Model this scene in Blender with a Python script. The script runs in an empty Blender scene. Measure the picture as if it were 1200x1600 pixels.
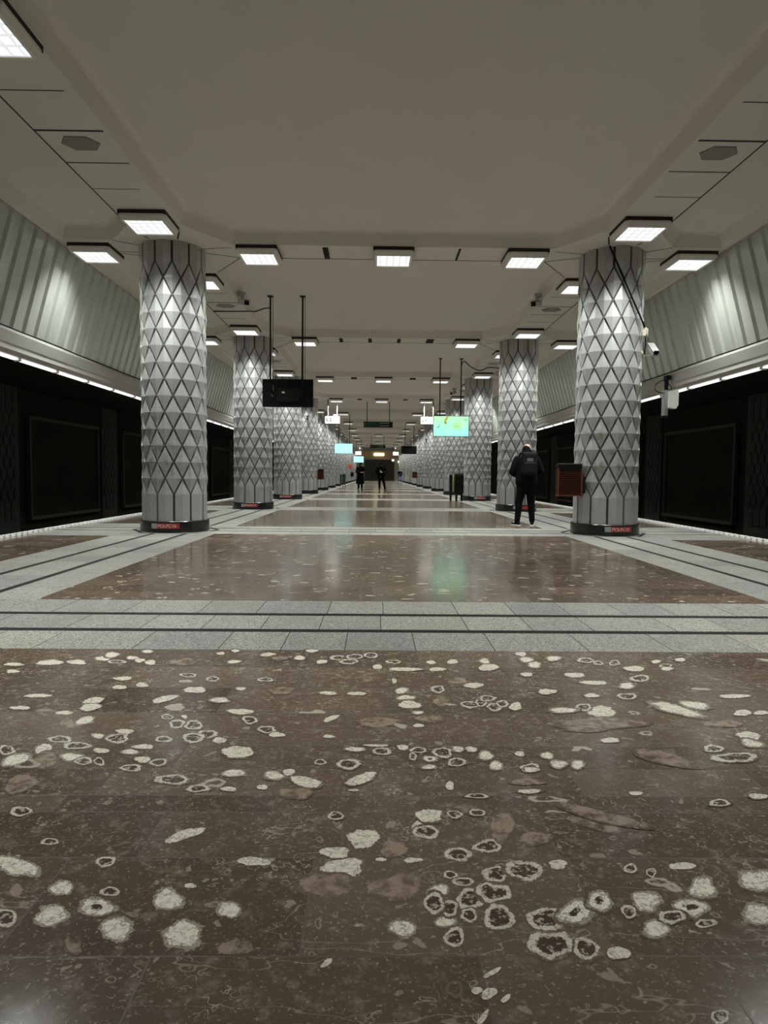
import bpy, bmesh, math, random
from mathutils import Vector, Matrix
from mathutils.geometry import tessellate_polygon
random.seed(7)
sc = bpy.context.scene
col = sc.collection
R = math.radians
PI = math.pi

# ------------------------------------------------------------------ camera
cam_data = bpy.data.cameras.new('camera')
cam_data.sensor_fit = 'HORIZONTAL'
cam_data.sensor_width = 36.0
cam_data.lens = 1027.92 / 1200 * 36.0
cam_data.clip_start = 0.05
cam_data.clip_end = 400
cam = bpy.data.objects.new('camera', cam_data)
col.objects.link(cam)
PITCH, YAW, ROLL = 0.0569, 0.0131, 0.0090
fw = Vector((math.sin(YAW) * math.cos(PITCH), math.cos(YAW) * math.cos(PITCH), -math.sin(PITCH)))
rt = Vector((math.cos(YAW), -math.sin(YAW), 0))
up = rt.cross(fw)
rt2 = math.cos(ROLL) * rt + math.sin(ROLL) * up
up2 = -math.sin(ROLL) * rt + math.cos(ROLL) * up
m = Matrix((rt2, up2, -fw)).transposed().to_4x4()
m.translation = Vector((-0.2921, 0, 1.08))
cam.matrix_world = m
sc.camera = cam

# ------------------------------------------------------------------ world, exposure
world = bpy.data.worlds.new('world')
sc.world = world
world.use_nodes = True
world.node_tree.nodes['Background'].inputs[0].default_value = (0.9, 1.0, 0.92, 1)
world.node_tree.nodes['Background'].inputs[1].default_value = 0.02
sc.view_settings.view_transform = 'Standard'
sc.view_settings.look = 'None'
sc.view_settings.gamma = 1.0
sc.view_settings.use_curve_mapping = False
sc.view_settings.exposure = 0.3
sc.cycles.use_denoising = True
sc.cycles.max_bounces = 8
sc.cycles.diffuse_bounces = 5
sc.cycles.glossy_bounces = 3
sc.cycles.sample_clamp_indirect = 4.0
LAMP_WATTS = 58.0
LAMP_SPREAD = R(116)
LAMP_COLOR = (0.95, 1.0, 0.965)
DIFFUSER_GLOW = 0.92
STRIP_GLOW = 1.2

# ------------------------------------------------------------------ place constants (metres)
W = 4.066            # column axis from platform centre
Y1 = 12.435          # first visible column row
S = 7.92             # row pitch
NROW = 13
YEND = 114.6
YBACK = -3.6
ZC = 5.17            # beam soffit
ZU = 5.40            # coffer ceiling
EDGE = 6.40          # platform edge
def row(k): return Y1 + (k - 1) * S

# ------------------------------------------------------------------ node helpers
def new_mat(name):
    mt = bpy.data.materials.new(name); mt.use_nodes = True
    nt = mt.node_tree
    bs = nt.nodes['Principled BSDF']
    return mt, nt, bs
def nd(nt, typ, ins=None, **kw):
    n = nt.nodes.new(typ)
    for k, v in kw.items(): setattr(n, k, v)
    for k, v in (ins or {}).items():
        if hasattr(v, 'is_output') or isinstance(v, bpy.types.NodeSocket): nt.links.new(v, n.inputs[k])
        else: n.inputs[k].default_value = v
    return n
def mth(nt, op, a, b=None, c=None, clamp=False):
    ins = {0: a}
    if b is not None: ins[1] = b
    if c is not None: ins[2] = c
    n = nd(nt, 'ShaderNodeMath', ins, operation=op); n.use_clamp = clamp
    return n.outputs[0]
def mixc(nt, f, a, b, blend='MIX'):
    n = nt.nodes.new('ShaderNodeMix'); n.data_type = 'RGBA'; n.blend_type = blend
    for idx, v in ((0, f), (6, a), (7, b)):
        if isinstance(v, bpy.types.NodeSocket): nt.links.new(v, n.inputs[idx])
        else: n.inputs[idx].default_value = v if idx == 0 or len(v) == 4 else (*v, 1)
    return n.outputs[2]
def step(nt, v, lo, hi):
    n = nd(nt, 'ShaderNodeMapRange', {0: v, 1: lo, 2: hi, 3: 0.0, 4: 1.0}); n.clamp = True; n.interpolation_type = 'SMOOTHSTEP'
    return n.outputs[0]
def noise(nt, vec, scale, detail=3.0, rough=0.55):
    n = nd(nt, 'ShaderNodeTexNoise', {'Scale': scale, 'Detail': detail, 'Roughness': rough, 'Vector': vec})
    return n.outputs[0]
def objc(nt): return nd(nt, 'ShaderNodeTexCoord').outputs['Object']
def attr(nt, name):
    return nd(nt, 'ShaderNodeAttribute', attribute_name=name).outputs['Fac']
def bump(nt, bs, h, strength, dist=0.01):
    b = nd(nt, 'ShaderNodeBump', {'Strength': strength, 'Distance': dist, 'Height': h})
    nt.links.new(b.outputs[0], bs.inputs['Normal'])

def paint(name, rgb, rough=0.6, metal=0.0, var=0.12, nscale=6.0, spec=0.5):
    mt, nt, bs = new_mat(name)
    n = noise(nt, objc(nt), nscale, 4)
    c = mixc(nt, n, [x * (1 - var) for x in rgb], [min(1, x * (1 + var)) for x in rgb])
    nt.links.new(c, bs.inputs['Base Color'])
    bs.inputs['Roughness'].default_value = rough
    bs.inputs['Metallic'].default_value = metal
    bs.inputs['Specular IOR Level'].default_value = spec
    return mt
def glow(name, rgb, strength, base=(0.8, 0.8, 0.8)):
    mt, nt, bs = new_mat(name)
    bs.inputs['Base Color'].default_value = (*base, 1)
    bs.inputs['Emission Color'].default_value = (*rgb, 1)
    bs.inputs['Emission Strength'].default_value = strength
    return mt

M = {}
M['ceiling'] = paint('ceiling_paint', (0.65, 0.612, 0.55), 0.75, var=0.05, nscale=1.3)
M['gap'] = paint('dark_gap', (0.015, 0.014, 0.012), 0.8)
M['frame'] = paint('lamp_frame_paint', (0.70, 0.68, 0.62), 0.5, var=0.03)
M['core'] = paint('column_groove', (0.05, 0.05, 0.048), 0.6)
M['plinth'] = paint('black_stone', (0.012, 0.012, 0.012), 0.25)
M['red_plate'] = paint('red_plate', (0.42, 0.035, 0.03), 0.4, var=0.05)
M['grey_plate'] = paint('grey_plate', (0.35, 0.38, 0.36), 0.4)
M['white_ink'] = paint('pale_ink', (0.80, 0.70, 0.68), 0.5)
M['fascia'] = paint('fascia_paint', (0.40, 0.385, 0.35), 0.5, var=0.06, nscale=2)
M['black'] = paint('black_plastic', (0.006, 0.006, 0.006), 0.6, spec=0.15)
M['black_metal'] = paint('black_metal', (0.008, 0.008, 0.0075), 0.5, spec=0.2)
M['dark_red'] = paint('dark_red_metal', (0.075, 0.018, 0.011), 0.5, spec=0.3)
M['rust'] = paint('orange_brown_metal', (0.17, 0.048, 0.02), 0.5, spec=0.3)
M['steel'] = paint('steel', (0.5, 0.5, 0.48), 0.35, metal=0.8)
M['off_white'] = paint('off_white_plastic', (0.72, 0.72, 0.66), 0.5)
M['beige'] = paint('beige_plastic', (0.55, 0.50, 0.40), 0.5)
M['green_sign'] = paint('dark_green_enamel', (0.006, 0.035, 0.020), 0.35)
M['green_bin'] = paint('dark_green_metal', (0.01, 0.05, 0.02), 0.4)
M['yellow_green'] = paint('yellow_green_sticker', (0.45, 0.50, 0.16), 0.5)
M['track'] = paint('dark_track_stone', (0.024, 0.018, 0.012), 0.85, spec=0.15, var=0.5, nscale=1.2)
M['track_frame'] = paint('dark_frame', (0.065, 0.057, 0.046), 0.7, spec=0.2)
M['relief'] = paint('dark_relief', (0.050, 0.048, 0.044), 0.7, spec=0.2)
M['strip'] = glow('strip_light_cover', (1.0, 0.97, 0.98), STRIP_GLOW)
M['edge_white'] = paint('white_edge_tile', (0.92, 0.92, 0.89), 0.4, var=0.03)
M['edge_dark'] = paint('edge_stone', (0.16, 0.15, 0.14), 0.5)
M['dark_line'] = paint('dark_inlay', (0.012, 0.0115, 0.010), 0.65, spec=0.15)
M['joint'] = paint('tile_joint', (0.07, 0.06, 0.05), 0.6)
M['gjoint'] = paint('granite_joint', (0.045, 0.045, 0.042), 0.8, spec=0.2)
M['skin'] = paint('skin', (0.55, 0.34, 0.25), 0.5)
M['jacket'] = paint('black_cloth', (0.0045, 0.0045, 0.005), 0.95, spec=0.1)
M['jacket2'] = paint('dark_navy_cloth', (0.005, 0.0055, 0.008), 0.95, spec=0.1)
M['trousers'] = paint('black_trousers', (0.0035, 0.0035, 0.004), 0.95, spec=0.1)
M['jeans'] = paint('blue_jeans', (0.10, 0.14, 0.28), 0.9)
M['pack'] = paint('black_nylon', (0.008, 0.008, 0.009), 0.8, spec=0.15)
M['patch'] = paint('dark_grey_patch', (0.10, 0.10, 0.10), 0.4)
M['sole'] = paint('white_sole', (0.75, 0.75, 0.72), 0.6)
M['wood'] = paint('pale_wood', (0.55, 0.40, 0.24), 0.5, var=0.15, nscale=2)
M['shutter'] = paint('brown_shutter', (0.05, 0.042, 0.028), 0.45, var=0.2)
M['beige_wall'] = paint('beige_wall_paint', (0.62, 0.56, 0.44), 0.7)
M['orange'] = paint('orange_red_enamel', (0.55, 0.10, 0.04), 0.5)
M['grille'] = None
M['lattice'] = paint('groove_strip', (0.17, 0.17, 0.16), 0.5)

# aluminium corrugated cladding
mt, nt, bs = new_mat('corrugated_aluminium')
n = noise(nt, objc(nt), 1.8, 4)
oc = objc(nt)
st = nd(nt, 'ShaderNodeMapping', {0: oc, 3: (1, 9, 0.5)}).outputs[0]
n2 = noise(nt, st, 2.0, 5)
c = mixc(nt, n, (0.52, 0.535, 0.485), (0.68, 0.695, 0.635))
c = mixc(nt, step(nt, n2, 0.62, 0.75), c, (0.40, 0.39, 0.34))
nt.links.new(c, bs.inputs['Base Color'])
bs.inputs['Metallic'].default_value = 0.45
bs.inputs['Roughness'].default_value = 0.34
M['corrugated'] = mt
# column cladding: pale anodised panels, a little dirt at hand height
mt, nt, bs = new_mat('column_cladding')
oc = objc(nt)
n = noise(nt, oc, 2.5, 4)
c = mixc(nt, n, (0.385, 0.385, 0.375), (0.49, 0.49, 0.48))
n3 = noise(nt, nd(nt, 'ShaderNodeMapping', {0: oc, 3: (1, 1, 0.6)}).outputs[0], 7, 5)
z = nd(nt, 'ShaderNodeSeparateXYZ', {0: oc}).outputs[2]
band = mth(nt, 'MULTIPLY', step(nt, z, 0.7, 1.1), mth(nt, 'SUBTRACT', 1.0, step(nt, z, 1.7, 2.6)))
dirt = mth(nt, 'MULTIPLY', step(nt, n3, 0.5, 0.72), mth(nt, 'ADD', mth(nt, 'MULTIPLY', band, 0.6), 0.08))
c = mixc(nt, dirt, c, (0.17, 0.16, 0.125))
nt.links.new(c, bs.inputs['Base Color'])
bs.inputs['Metallic'].default_value = 0.38
bs.inputs['Roughness'].default_value = 0.44
M['cladding'] = mt
# lamp diffuser with louvre cells
mt, nt, bs = new_mat('lamp_diffuser')
xyz = nd(nt, 'ShaderNodeSeparateXYZ', {0: objc(nt)})
def cell(v, pitch, wdt):
    f = mth(nt, 'ABSOLUTE', mth(nt, 'SUBTRACT', mth(nt, 'FRACT', mth(nt, 'DIVIDE', v, pitch)), 0.5))
    return step(nt, f, 0.5 - wdt, 0.5 - wdt * 0.4)
gr = mth(nt, 'MAXIMUM', cell(xyz.outputs[0], 0.12, 0.20), cell(xyz.outputs[1], 0.15, 0.20))
c = mixc(nt, gr, (1.0, 1.0, 1.0), (0.58, 0.60, 0.64))
nt.links.new(c, bs.inputs['Emission Color'])
bs.inputs['Emission Strength'].default_value = DIFFUSER_GLOW
bs.inputs['Base Color'].default_value = (0.7, 0.7, 0.7, 1)
M['diffuser'] = mt
# perforated loudspeaker grille
mt, nt, bs = new_mat('perforated_grille')
v = nd(nt, 'ShaderNodeTexVoronoi', {'Vector': objc(nt), 'Scale': 32.0, 'Randomness': 0.25})
c = mixc(nt, step(nt, v.outputs[0], 0.28, 0.4), (0.012, 0.012, 0.012), (0.20, 0.19, 0.17))
nt.links.new(c, bs.inputs['Base Color']); M['grille'] = mt
# granite
mt, nt, bs = new_mat('grey_granite')
oc = objc(nt)
t = attr(nt, 'tile')
v = nd(nt, 'ShaderNodeTexVoronoi', {'Vector': oc, 'Scale': 140.0})
sp = nd(nt, 'ShaderNodeSeparateColor', {0: v.outputs['Color']})
c = mixc(nt, step(nt, sp.outputs[0], 0.0, 1.0), (0.155, 0.155, 0.145), (0.45, 0.44, 0.41))
c = mixc(nt, step(nt, sp.outputs[1], 0.80, 0.86), c, (0.07, 0.07, 0.07))
c = mixc(nt, mth(nt, 'MULTIPLY', step(nt, noise(nt, oc, 1.7, 5), 0.52, 0.72), 0.45), c, (0.22, 0.20, 0.165))
tone = mixc(nt, t, (0.82, 0.84, 0.84), (1.16, 1.13, 1.05))
c = mixc(nt, 1.0, c, tone, 'MULTIPLY')
nt.links.new(c, bs.inputs['Base Color'])
bs.inputs['Roughness'].default_value = 0.34
bs.inputs['Specular IOR Level'].default_value = 0.35
M['granite'] = mt
# brown fossil marble
mt, nt, bs = new_mat('brown_fossil_marble')
oc = objc(nt)
t = attr(nt, 'tile'); rad = attr(nt, 'frad'); kind = attr(nt, 'fkind')
off = nd(nt, 'ShaderNodeCombineXYZ', {0: mth(nt, 'MULTIPLY', t, 37.0), 1: mth(nt, 'MULTIPLY', t, 91.0), 2: mth(nt, 'MULTIPLY', t, 13.0)}).outputs[0]
# inlays keep the coordinates of the bed they sit in
pos = nd(nt, 'ShaderNodeVectorMath', {0: oc, 1: off}, operation='ADD').outputs[0]
nbig = noise(nt, pos, 2.6, 5)
base = mixc(nt, nbig, (0.072, 0.048, 0.032), (0.150, 0.113, 0.084))
ton = mixc(nt, t, (0.70, 0.67, 0.64), (1.25, 1.23, 1.22))
base = mixc(nt, 1.0, base, ton, 'MULTIPLY')
nmid = noise(nt, pos, 21, 6, 0.65)
base = mixc(nt, mth(nt, 'MULTIPLY', step(nt, nmid, 0.50, 0.70), 0.50), base, (0.27, 0.225, 0.18))
nfine = noise(nt, pos, 85, 4, 0.7)
base = mixc(nt, mth(nt, 'MULTIPLY', step(nt, nfine, 0.57, 0.67), 0.70), base, (0.38, 0.33, 0.27))
# thin broken veins and little shell arcs
wv = nd(nt, 'ShaderNodeVectorMath', {0: pos, 1: nd(nt, 'ShaderNodeVectorMath', {0: nd(nt, 'ShaderNodeTexNoise', {'Vector': pos, 'Scale': 7.0, 'Detail': 4.0}).outputs[1], 1: (0.16, 0.16, 0.16)}, operation='MULTIPLY').outputs[0]}, operation='ADD').outputs[0]
v1 = nd(nt, 'ShaderNodeTexVoronoi', {'Vector': wv, 'Scale': 13.0}, feature='DISTANCE_TO_EDGE').outputs[0]
arcs = mth(nt, 'MULTIPLY', mth(nt, 'SUBTRACT', 1.0, step(nt, v1, 0.012, 0.05)), step(nt, noise(nt, pos, 3.1, 3), 0.50, 0.62))
base = mixc(nt, mth(nt, 'MULTIPLY', arcs, 0.0), base, (0.42, 0.365, 0.30))
sq = noise(nt, pos, 17, 2.5, 0.6)
ridge = mth(nt, 'SUBTRACT', 1.0, step(nt, mth(nt, 'ABSOLUTE', mth(nt, 'SUBTRACT', sq, 0.5)), 0.004, 0.016))
gate = mth(nt, 'MULTIPLY', step(nt, noise(nt, pos, 8.0, 3), 0.52, 0.60), step(nt, noise(nt, pos, 2.2, 3), 0.44, 0.58))
base = mixc(nt, mth(nt, 'MULTIPLY', mth(nt, 'MULTIPLY', ridge, gate), 0.75), base, (0.43, 0.37, 0.30))
lv = noise(nt, nd(nt, 'ShaderNodeMapping', {0: pos, 2: (0, 0, 0.6), 3: (0.6, 2.2, 1)}).outputs[0], 1.6, 4, 0.5)
vein = mth(nt, 'SUBTRACT', 1.0, step(nt, mth(nt, 'ABSOLUTE', mth(nt, 'SUBTRACT', lv, 0.5)), 0.0006, 0.0022))
base = mixc(nt, mth(nt, 'MULTIPLY', vein, 0.45), base, (0.40, 0.34, 0.27))
# scattered fossils of the beds
sxyz = nd(nt, 'ShaderNodeSeparateXYZ', {0: oc})
far = step(nt, sxyz.outputs[1], 3.9, 4.4)
sx = nd(nt, 'ShaderNodeMapping', {0: wv, 3: (0.62, 1.0, 1.0)}).outputs[0]
vo = nd(nt, 'ShaderNodeTexVoronoi', {'Vector': sx, 'Scale': 7.5, 'Randomness': 1.0})
rc = nd(nt, 'ShaderNodeSeparateColor', {0: vo.outputs['Color']})
dens = mth(nt, 'ADD', mth(nt, 'MULTIPLY', far, 0.58), mth(nt, 'MULTIPLY', noise(nt, pos, 0.9, 2), 0.22))
pres = mth(nt, 'LESS_THAN', rc.outputs[0], dens)
rr = mth(nt, 'MULTIPLY_ADD', rc.outputs[1], 0.22, 0.12)
q = mth(nt, 'DIVIDE', vo.outputs[0], rr)
solid = mth(nt, 'SUBTRACT', 1.0, step(nt, q, 0.85, 1.0))
ring = mth(nt, 'MULTIPLY', solid, step(nt, q, 0.55, 0.72))
shape = mixc(nt, mth(nt, 'GREATER_THAN', rc.outputs[2], 0.55), solid, ring)
fs = mth(nt, 'MULTIPLY', nd(nt, 'ShaderNodeRGBToBW', {0: shape}).outputs[0], pres)
base = mixc(nt, mth(nt, 'MULTIPLY', fs, 0.85), base, mixc(nt, nmid, (0.40, 0.345, 0.28), (0.58, 0.52, 0.43)))
vs_ = nd(nt, 'ShaderNodeTexVoronoi', {'Vector': wv, 'Scale': 27.0, 'Randomness': 1.0})
rs_ = nd(nt, 'ShaderNodeSeparateColor', {0: vs_.outputs['Color']})
qs = mth(nt, 'DIVIDE', vs_.outputs[0], mth(nt, 'MULTIPLY_ADD', rs_.outputs[1], 0.35, 0.12))
ss = mth(nt, 'SUBTRACT', 1.0, step(nt, qs, 0.8, 1.0))
rg = mth(nt, 'MULTIPLY', ss, step(nt, qs, 0.5, 0.75))
sm_ = mth(nt, 'MULTIPLY', nd(nt, 'ShaderNodeRGBToBW', {0: mixc(nt, mth(nt, 'GREATER_THAN', rs_.outputs[2], 0.4), ss, rg)}).outputs[0], mth(nt, 'LESS_THAN', rs_.outputs[0], mth(nt, 'MULTIPLY', step(nt, noise(nt, pos, 1.9, 3), 0.40, 0.65), 0.55)))
base = mixc(nt, mth(nt, 'MULTIPLY', sm_, 0.55), base, (0.40, 0.345, 0.28))
# mapped fossils of the nearest bed: rad runs 0 (centre) to 1 (rim)
rn = noise(nt, oc, 26, 4, 0.6)
rd = mth(nt, 'ADD', mth(nt, 'ADD', rad, mth(nt, 'MULTIPLY', mth(nt, 'SUBTRACT', rn, 0.5), 0.75)), mth(nt, 'MULTIPLY', mth(nt, 'SUBTRACT', noise(nt, oc, 95, 3, 0.6), 0.5), 0.30))
def iskind(k): return mth(nt, 'COMPARE', kind, float(k), 0.4)
ins = mth(nt, 'MULTIPLY', mth(nt, 'SUBTRACT', 1.0, step(nt, rd, 0.82, 0.90)), mth(nt, 'SUBTRACT', 1.0, step(nt, rad, 0.98, 1.04)))
core = mth(nt, 'SUBTRACT', 1.0, step(nt, rd, 0.66, 0.70))
hole = mth(nt, 'SUBTRACT', 1.0, step(nt, rd, 0.24, 0.30))
cream = mixc(nt, step(nt, noise(nt, oc, 70, 3, 0.6), 0.36, 0.56), (0.60, 0.54, 0.45), (0.80, 0.74, 0.63))
cream = mixc(nt, mth(nt, 'MULTIPLY', mth(nt, 'SUBTRACT', 1.0, step(nt, mth(nt, 'ABSOLUTE', mth(nt, 'SUBTRACT', noise(nt, oc, 22, 3), 0.5)), 0.006, 0.022)), 0.7), cream, (0.24, 0.20, 0.16))
rim = mixc(nt, step(nt, noise(nt, oc, 140, 3), 0.4, 0.6), (0.22, 0.195, 0.16), (0.38, 0.34, 0.285))
inner = mixc(nt, step(nt, noise(nt, oc, 55, 4, 0.6), 0.52, 0.60), (0.060, 0.040, 0.028), (0.42, 0.36, 0.30))
ringm = mth(nt, 'MULTIPLY', ins, step(nt, rd, 0.56, 0.62))
cS = mixc(nt, ins, base, rim); cS = mixc(nt, core, cS, cream)
cH = mixc(nt, hole, cS, inner)
cR = mixc(nt, mth(nt, 'MULTIPLY', ins, 0.9), base, inner); cR = mixc(nt, ringm, cR, mixc(nt, 0.35, cream, rim))
cP = mixc(nt, mth(nt, 'MULTIPLY', ins, 0.92), base, cream)
cG = mixc(nt, mth(nt, 'MULTIPLY', ins, mth(nt, 'MULTIPLY', step(nt, nmid, 0.36, 0.6), 0.8)), base, mixc(nt, nbig, (0.28, 0.20, 0.15), (0.40, 0.32, 0.26)))
cF = mixc(nt, mth(nt, 'MULTIPLY', ringm, 0.5), base, (0.22, 0.17, 0.12))
c = base
for k, cc in ((1, cS), (2, cR), (3, cP), (4, cH), (5, cG), (6, cF)):
    c = mixc(nt, iskind(k), c, cc)
nt.links.new(c, bs.inputs['Base Color'])
nt.links.new(mth(nt, 'MULTIPLY_ADD', noise(nt, oc, 1.6, 4), 0.11, 0.09), bs.inputs['Roughness'])
bs.inputs['Specular IOR Level'].default_value = 0.32
bump(nt, bs, noise(nt, oc, 9, 2), 0.03, 0.01)
M['marble'] = mt

# ------------------------------------------------------------------ mesh helpers
class MB:
    def __init__(s): s.v = []; s.f = []; s.mi = []
    def quad(s, a, b, c, d, mi=0):
        i = len(s.v); s.v += [tuple(a), tuple(b), tuple(c), tuple(d)]; s.f.append((i, i + 1, i + 2, i + 3)); s.mi.append(mi)
    def poly(s, pts, mi=0):
        i = len(s.v); s.v += [tuple(p) for p in pts]; s.f.append(tuple(range(i, i + len(pts)))); s.mi.append(mi)
    def box(s, c, d, mi=0, rz=0.0, rx=0.0):
        hx, hy, hz = d[0] / 2, d[1] / 2, d[2] / 2
        rot = Matrix.Rotation(rz, 3, 'Z') @ Matrix.Rotation(rx, 3, 'X')
        i = len(s.v)
        for sx in (-1, 1):
            for sy in (-1, 1):
                for sz in (-1, 1):
                    s.v.append(tuple(Vector(c) + rot @ Vector((sx * hx, sy * hy, sz * hz))))
        for f in ((0, 1, 3, 2), (4, 6, 7, 5), (0, 4, 5, 1), (2, 3, 7, 6), (0, 2, 6, 4), (1, 5, 7, 3)):
            s.f.append(tuple(i + j for j in f)); s.mi.append(mi)
    def tube(s, pts, r, n=8, mi=0, caps=True):
        pts = [Vector(p) for p in pts]
        rs = r if isinstance(r, (list, tuple)) else [r] * len(pts)
        rings = []
        for k, p in enumerate(pts):
            a = pts[max(0, k - 1)]; b = pts[min(len(pts) - 1, k + 1)]
            d = (b - a).normalized()
            x = d.cross(Vector((0, 0, 1)))
            if x.length < 1e-3: x = Vector((1, 0, 0))
            x.normalize(); y = d.cross(x)
            i = len(s.v)
            for j in range(n):
                an = 2 * PI * j / n
                s.v.append(tuple(p + rs[k] * (math.cos(an) * x + math.sin(an) * y)))
            rings.append(i)
        for a, b in zip(rings, rings[1:]):
            for j in range(n):
                s.f.append((a + j, a + (j + 1) % n, b + (j + 1) % n, b + j)); s.mi.append(mi)
        if caps:
            s.f.append(tuple(rings[0] + j for j in range(n))[::-1]); s.mi.append(mi)
            s.f.append(tuple(rings[-1] + j for j in range(n))); s.mi.append(mi)
    def lathe(s, prof, n=24, c=(0, 0, 0), mi=0):
        i0 = len(s.v)
        for (r, zz) in prof:
            for j in range(n):
                a = 2 * PI * j / n
                s.v.append((c[0] + r * math.cos(a), c[1] + r * math.sin(a), c[2] + zz))
        for k in range(len(prof) - 1):
            for j in range(n):
                s.f.append((i0 + k * n + j, i0 + k * n + (j + 1) % n, i0 + (k + 1) * n + (j + 1) % n, i0 + (k + 1) * n + j)); s.mi.append(mi)
        s.f.append(tuple(i0 + j for j in range(n))[::-1]); s.mi.append(mi)
        e = i0 + (len(prof) - 1) * n
        s.f.append(tuple(e + j for j in range(n))); s.mi.append(mi)
    def mesh(s, name, mats, recalc=True, merge=False):
        me = bpy.data.meshes.new(name)
        me.from_pydata(s.v, [], s.f)
        for mt_ in (mats if isinstance(mats, (list, tuple)) else [mats]): me.materials.append(mt_)
        me.polygons.foreach_set('material_index', s.mi)
        if recalc:
            bm = bmesh.new(); bm.from_mesh(me)
            if merge: bmesh.ops.remove_doubles(bm, verts=bm.verts, dist=1e-5)
            bmesh.ops.recalc_face_normals(bm, faces=bm.faces)
            bm.to_mesh(me); bm.free()
        me.update()
        return me
    def build(s, name, mats, parent=None, recalc=True, merge=False, bevel=0.0, smooth=False):
        me = s.mesh(name, mats, recalc, merge)
        if smooth:
            me.polygons.foreach_set('use_smooth', [True] * len(me.polygons))
        o = bpy.data.objects.new(name, me); col.objects.link(o)
        if parent: o.parent = parent
        if bevel:
            b = o.modifiers.new('bevel', 'BEVEL'); b.width = bevel; b.segments = 2; b.limit_method = 'ANGLE'
        return o
def tag(o, label=None, cat=None, group=None, kind=None):
    if label: o['label'] = label
    if cat: o['category'] = cat
    if group: o['group'] = group
    if kind: o['kind'] = kind
    return o
def empty(name, loc, label, cat, group=None, rz=0.0):
    o = bpy.data.objects.new(name, None); col.objects.link(o)
    o.empty_display_size = 0.1
    o.location = loc; o.rotation_euler = (0, 0, rz)
    return tag(o, label, cat, group)
def children(o): return [c for c in bpy.data.objects if c.parent == o]
def copy_tree(o, parent=None):
    c = o.copy(); col.objects.link(c)
    if parent: c.parent = parent
    for ch in children(o): copy_tree(ch, c)
    return c
ORD = ['zeroth', 'first', 'second', 'third', 'fourth', 'fifth', 'sixth', 'seventh', 'eighth', 'ninth', 'tenth', 'eleventh', 'twelfth', 'thirteenth', 'fourteenth', 'fifteenth', 'sixteenth']
def nth(k):
    if k < len(ORD): return ORD[k]
    return '%d%s' % (k, {1: 'st', 2: 'nd', 3: 'rd'}.get(k % 10, 'th') if k % 100 not in (11, 12, 13) else 'th')
def struct(o): o['kind'] = 'structure'; return o
def text_faces(body, size, fat=0.0):
    cu = bpy.data.curves.new('t', 'FONT'); cu.body = body; cu.size = size; cu.offset = fat; cu.align_x = 'CENTER'; cu.align_y = 'CENTER'
    o = bpy.data.objects.new('t', cu); col.objects.link(o)
    dg = bpy.context.evaluated_depsgraph_get(); dg.update()
    me = o.evaluated_get(dg).to_mesh()
    vs = [tuple(v.co) for v in me.vertices]; fs = [tuple(p.vertices) for p in me.polygons]
    o.evaluated_get(dg).to_mesh_clear()
    bpy.data.objects.remove(o); bpy.data.curves.remove(cu)
    return vs, fs

# ------------------------------------------------------------------ floor: marble beds, granite bands, inlaid dark lines
rng = random.Random(11)
FL = MB(); FTILE = []; TILES = []
def frect(x0, x1, y0, y1, mi, t=0.5, z=0.0):
    FL.quad((x0, y0, z), (x1, y0, z), (x1, y1, z), (x0, y1, z), mi); FTILE.append(t)
MAR, GRA, DAR, MJ, GJ, EW, ED = range(7)
def granite_x(x0, x1, y0, y1, g=0.006):
    x = x0 - rng.uniform(0, 0.3)
    while x < x1:
        w = rng.uniform(0.38, 0.62)
        a, b = max(x, x0), min(x + w, x1)
        if b > a + g:
            frect(a, b - g, y0, y1, GRA, rng.random()); frect(b - g, b, y0, y1, GJ)
        x += w
def granite_y(x0, x1, y0, y1, g=0.006):
    y = y0
    while y < y1 - 1e-6:
        w = rng.uniform(0.42, 0.68); b = min(y + w, y1)
        if y1 - b < 0.15: b = y1
        frect(x0, x1, y, b - g, GRA, rng.random()); frect(x0, x1, b - g, b, GJ)
        y = b
def marble(x0, x1, y0, y1, rows=None, lmin=0.5, lmax=0.95, g=0.004):
    if rows is None:
        n = max(1, round((y1 - y0) / 0.385)); rows = [y0 + (y1 - y0) * i / n for i in range(n + 1)]
    for a, b in zip(rows, rows[1:]):
        x = x0 - rng.uniform(0, 0.5)
        while x < x1:
            w = rng.uniform(lmin, lmax); xa, xb = max(x, x0), min(x + w, x1)
            if xb > xa + g:
                t = rng.random()
                frect(xa, xb - g, a, b - g, MAR, t); frect(xb - g, xb, a, b - g, MJ); TILES.append((xa, xb, a, b, t))
            x += w
        frect(x0, x1, b - g, b, MJ)
XM, XA, XB, XC, XE = 3.15, 3.66, 4.23, 4.78, 6.27
HL = 0.042
bands = []
for k in range(0, NROW + 1):
    if k == 0: bands.append((3.99, 4.49, 5.01, 5.55))
    else:
        c0 = row(k) + 0.13; bands.append((c0 - 0.85, c0 - 0.28, c0 + 0.28, c0 + 0.85))
for (e0, l0, l1, e1) in bands:
    for (a, b) in ((e0, l0 - HL), (l0 + HL, l1 - HL), (l1 + HL, e1)): granite_x(-XE, XE, a, b)
    for l in (l0, l1): frect(-XE, XE, l - HL, l + HL, DAR)
near_rows = [YBACK, -2.9, -2.5, -2.1, -1.7, -1.3, -0.9, -0.5, -0.1, 0.3, 0.68, 1.04, 1.42, 1.80, 2.05, 2.16, 2.36, 2.57, 2.92, 3.27, 3.63, 3.99]
spans = [(YBACK, bands[0][0])] + [(bands[i][3], bands[i + 1][0]) for i in range(len(bands) - 1)] + [(bands[-1][3], YEND)]
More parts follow.
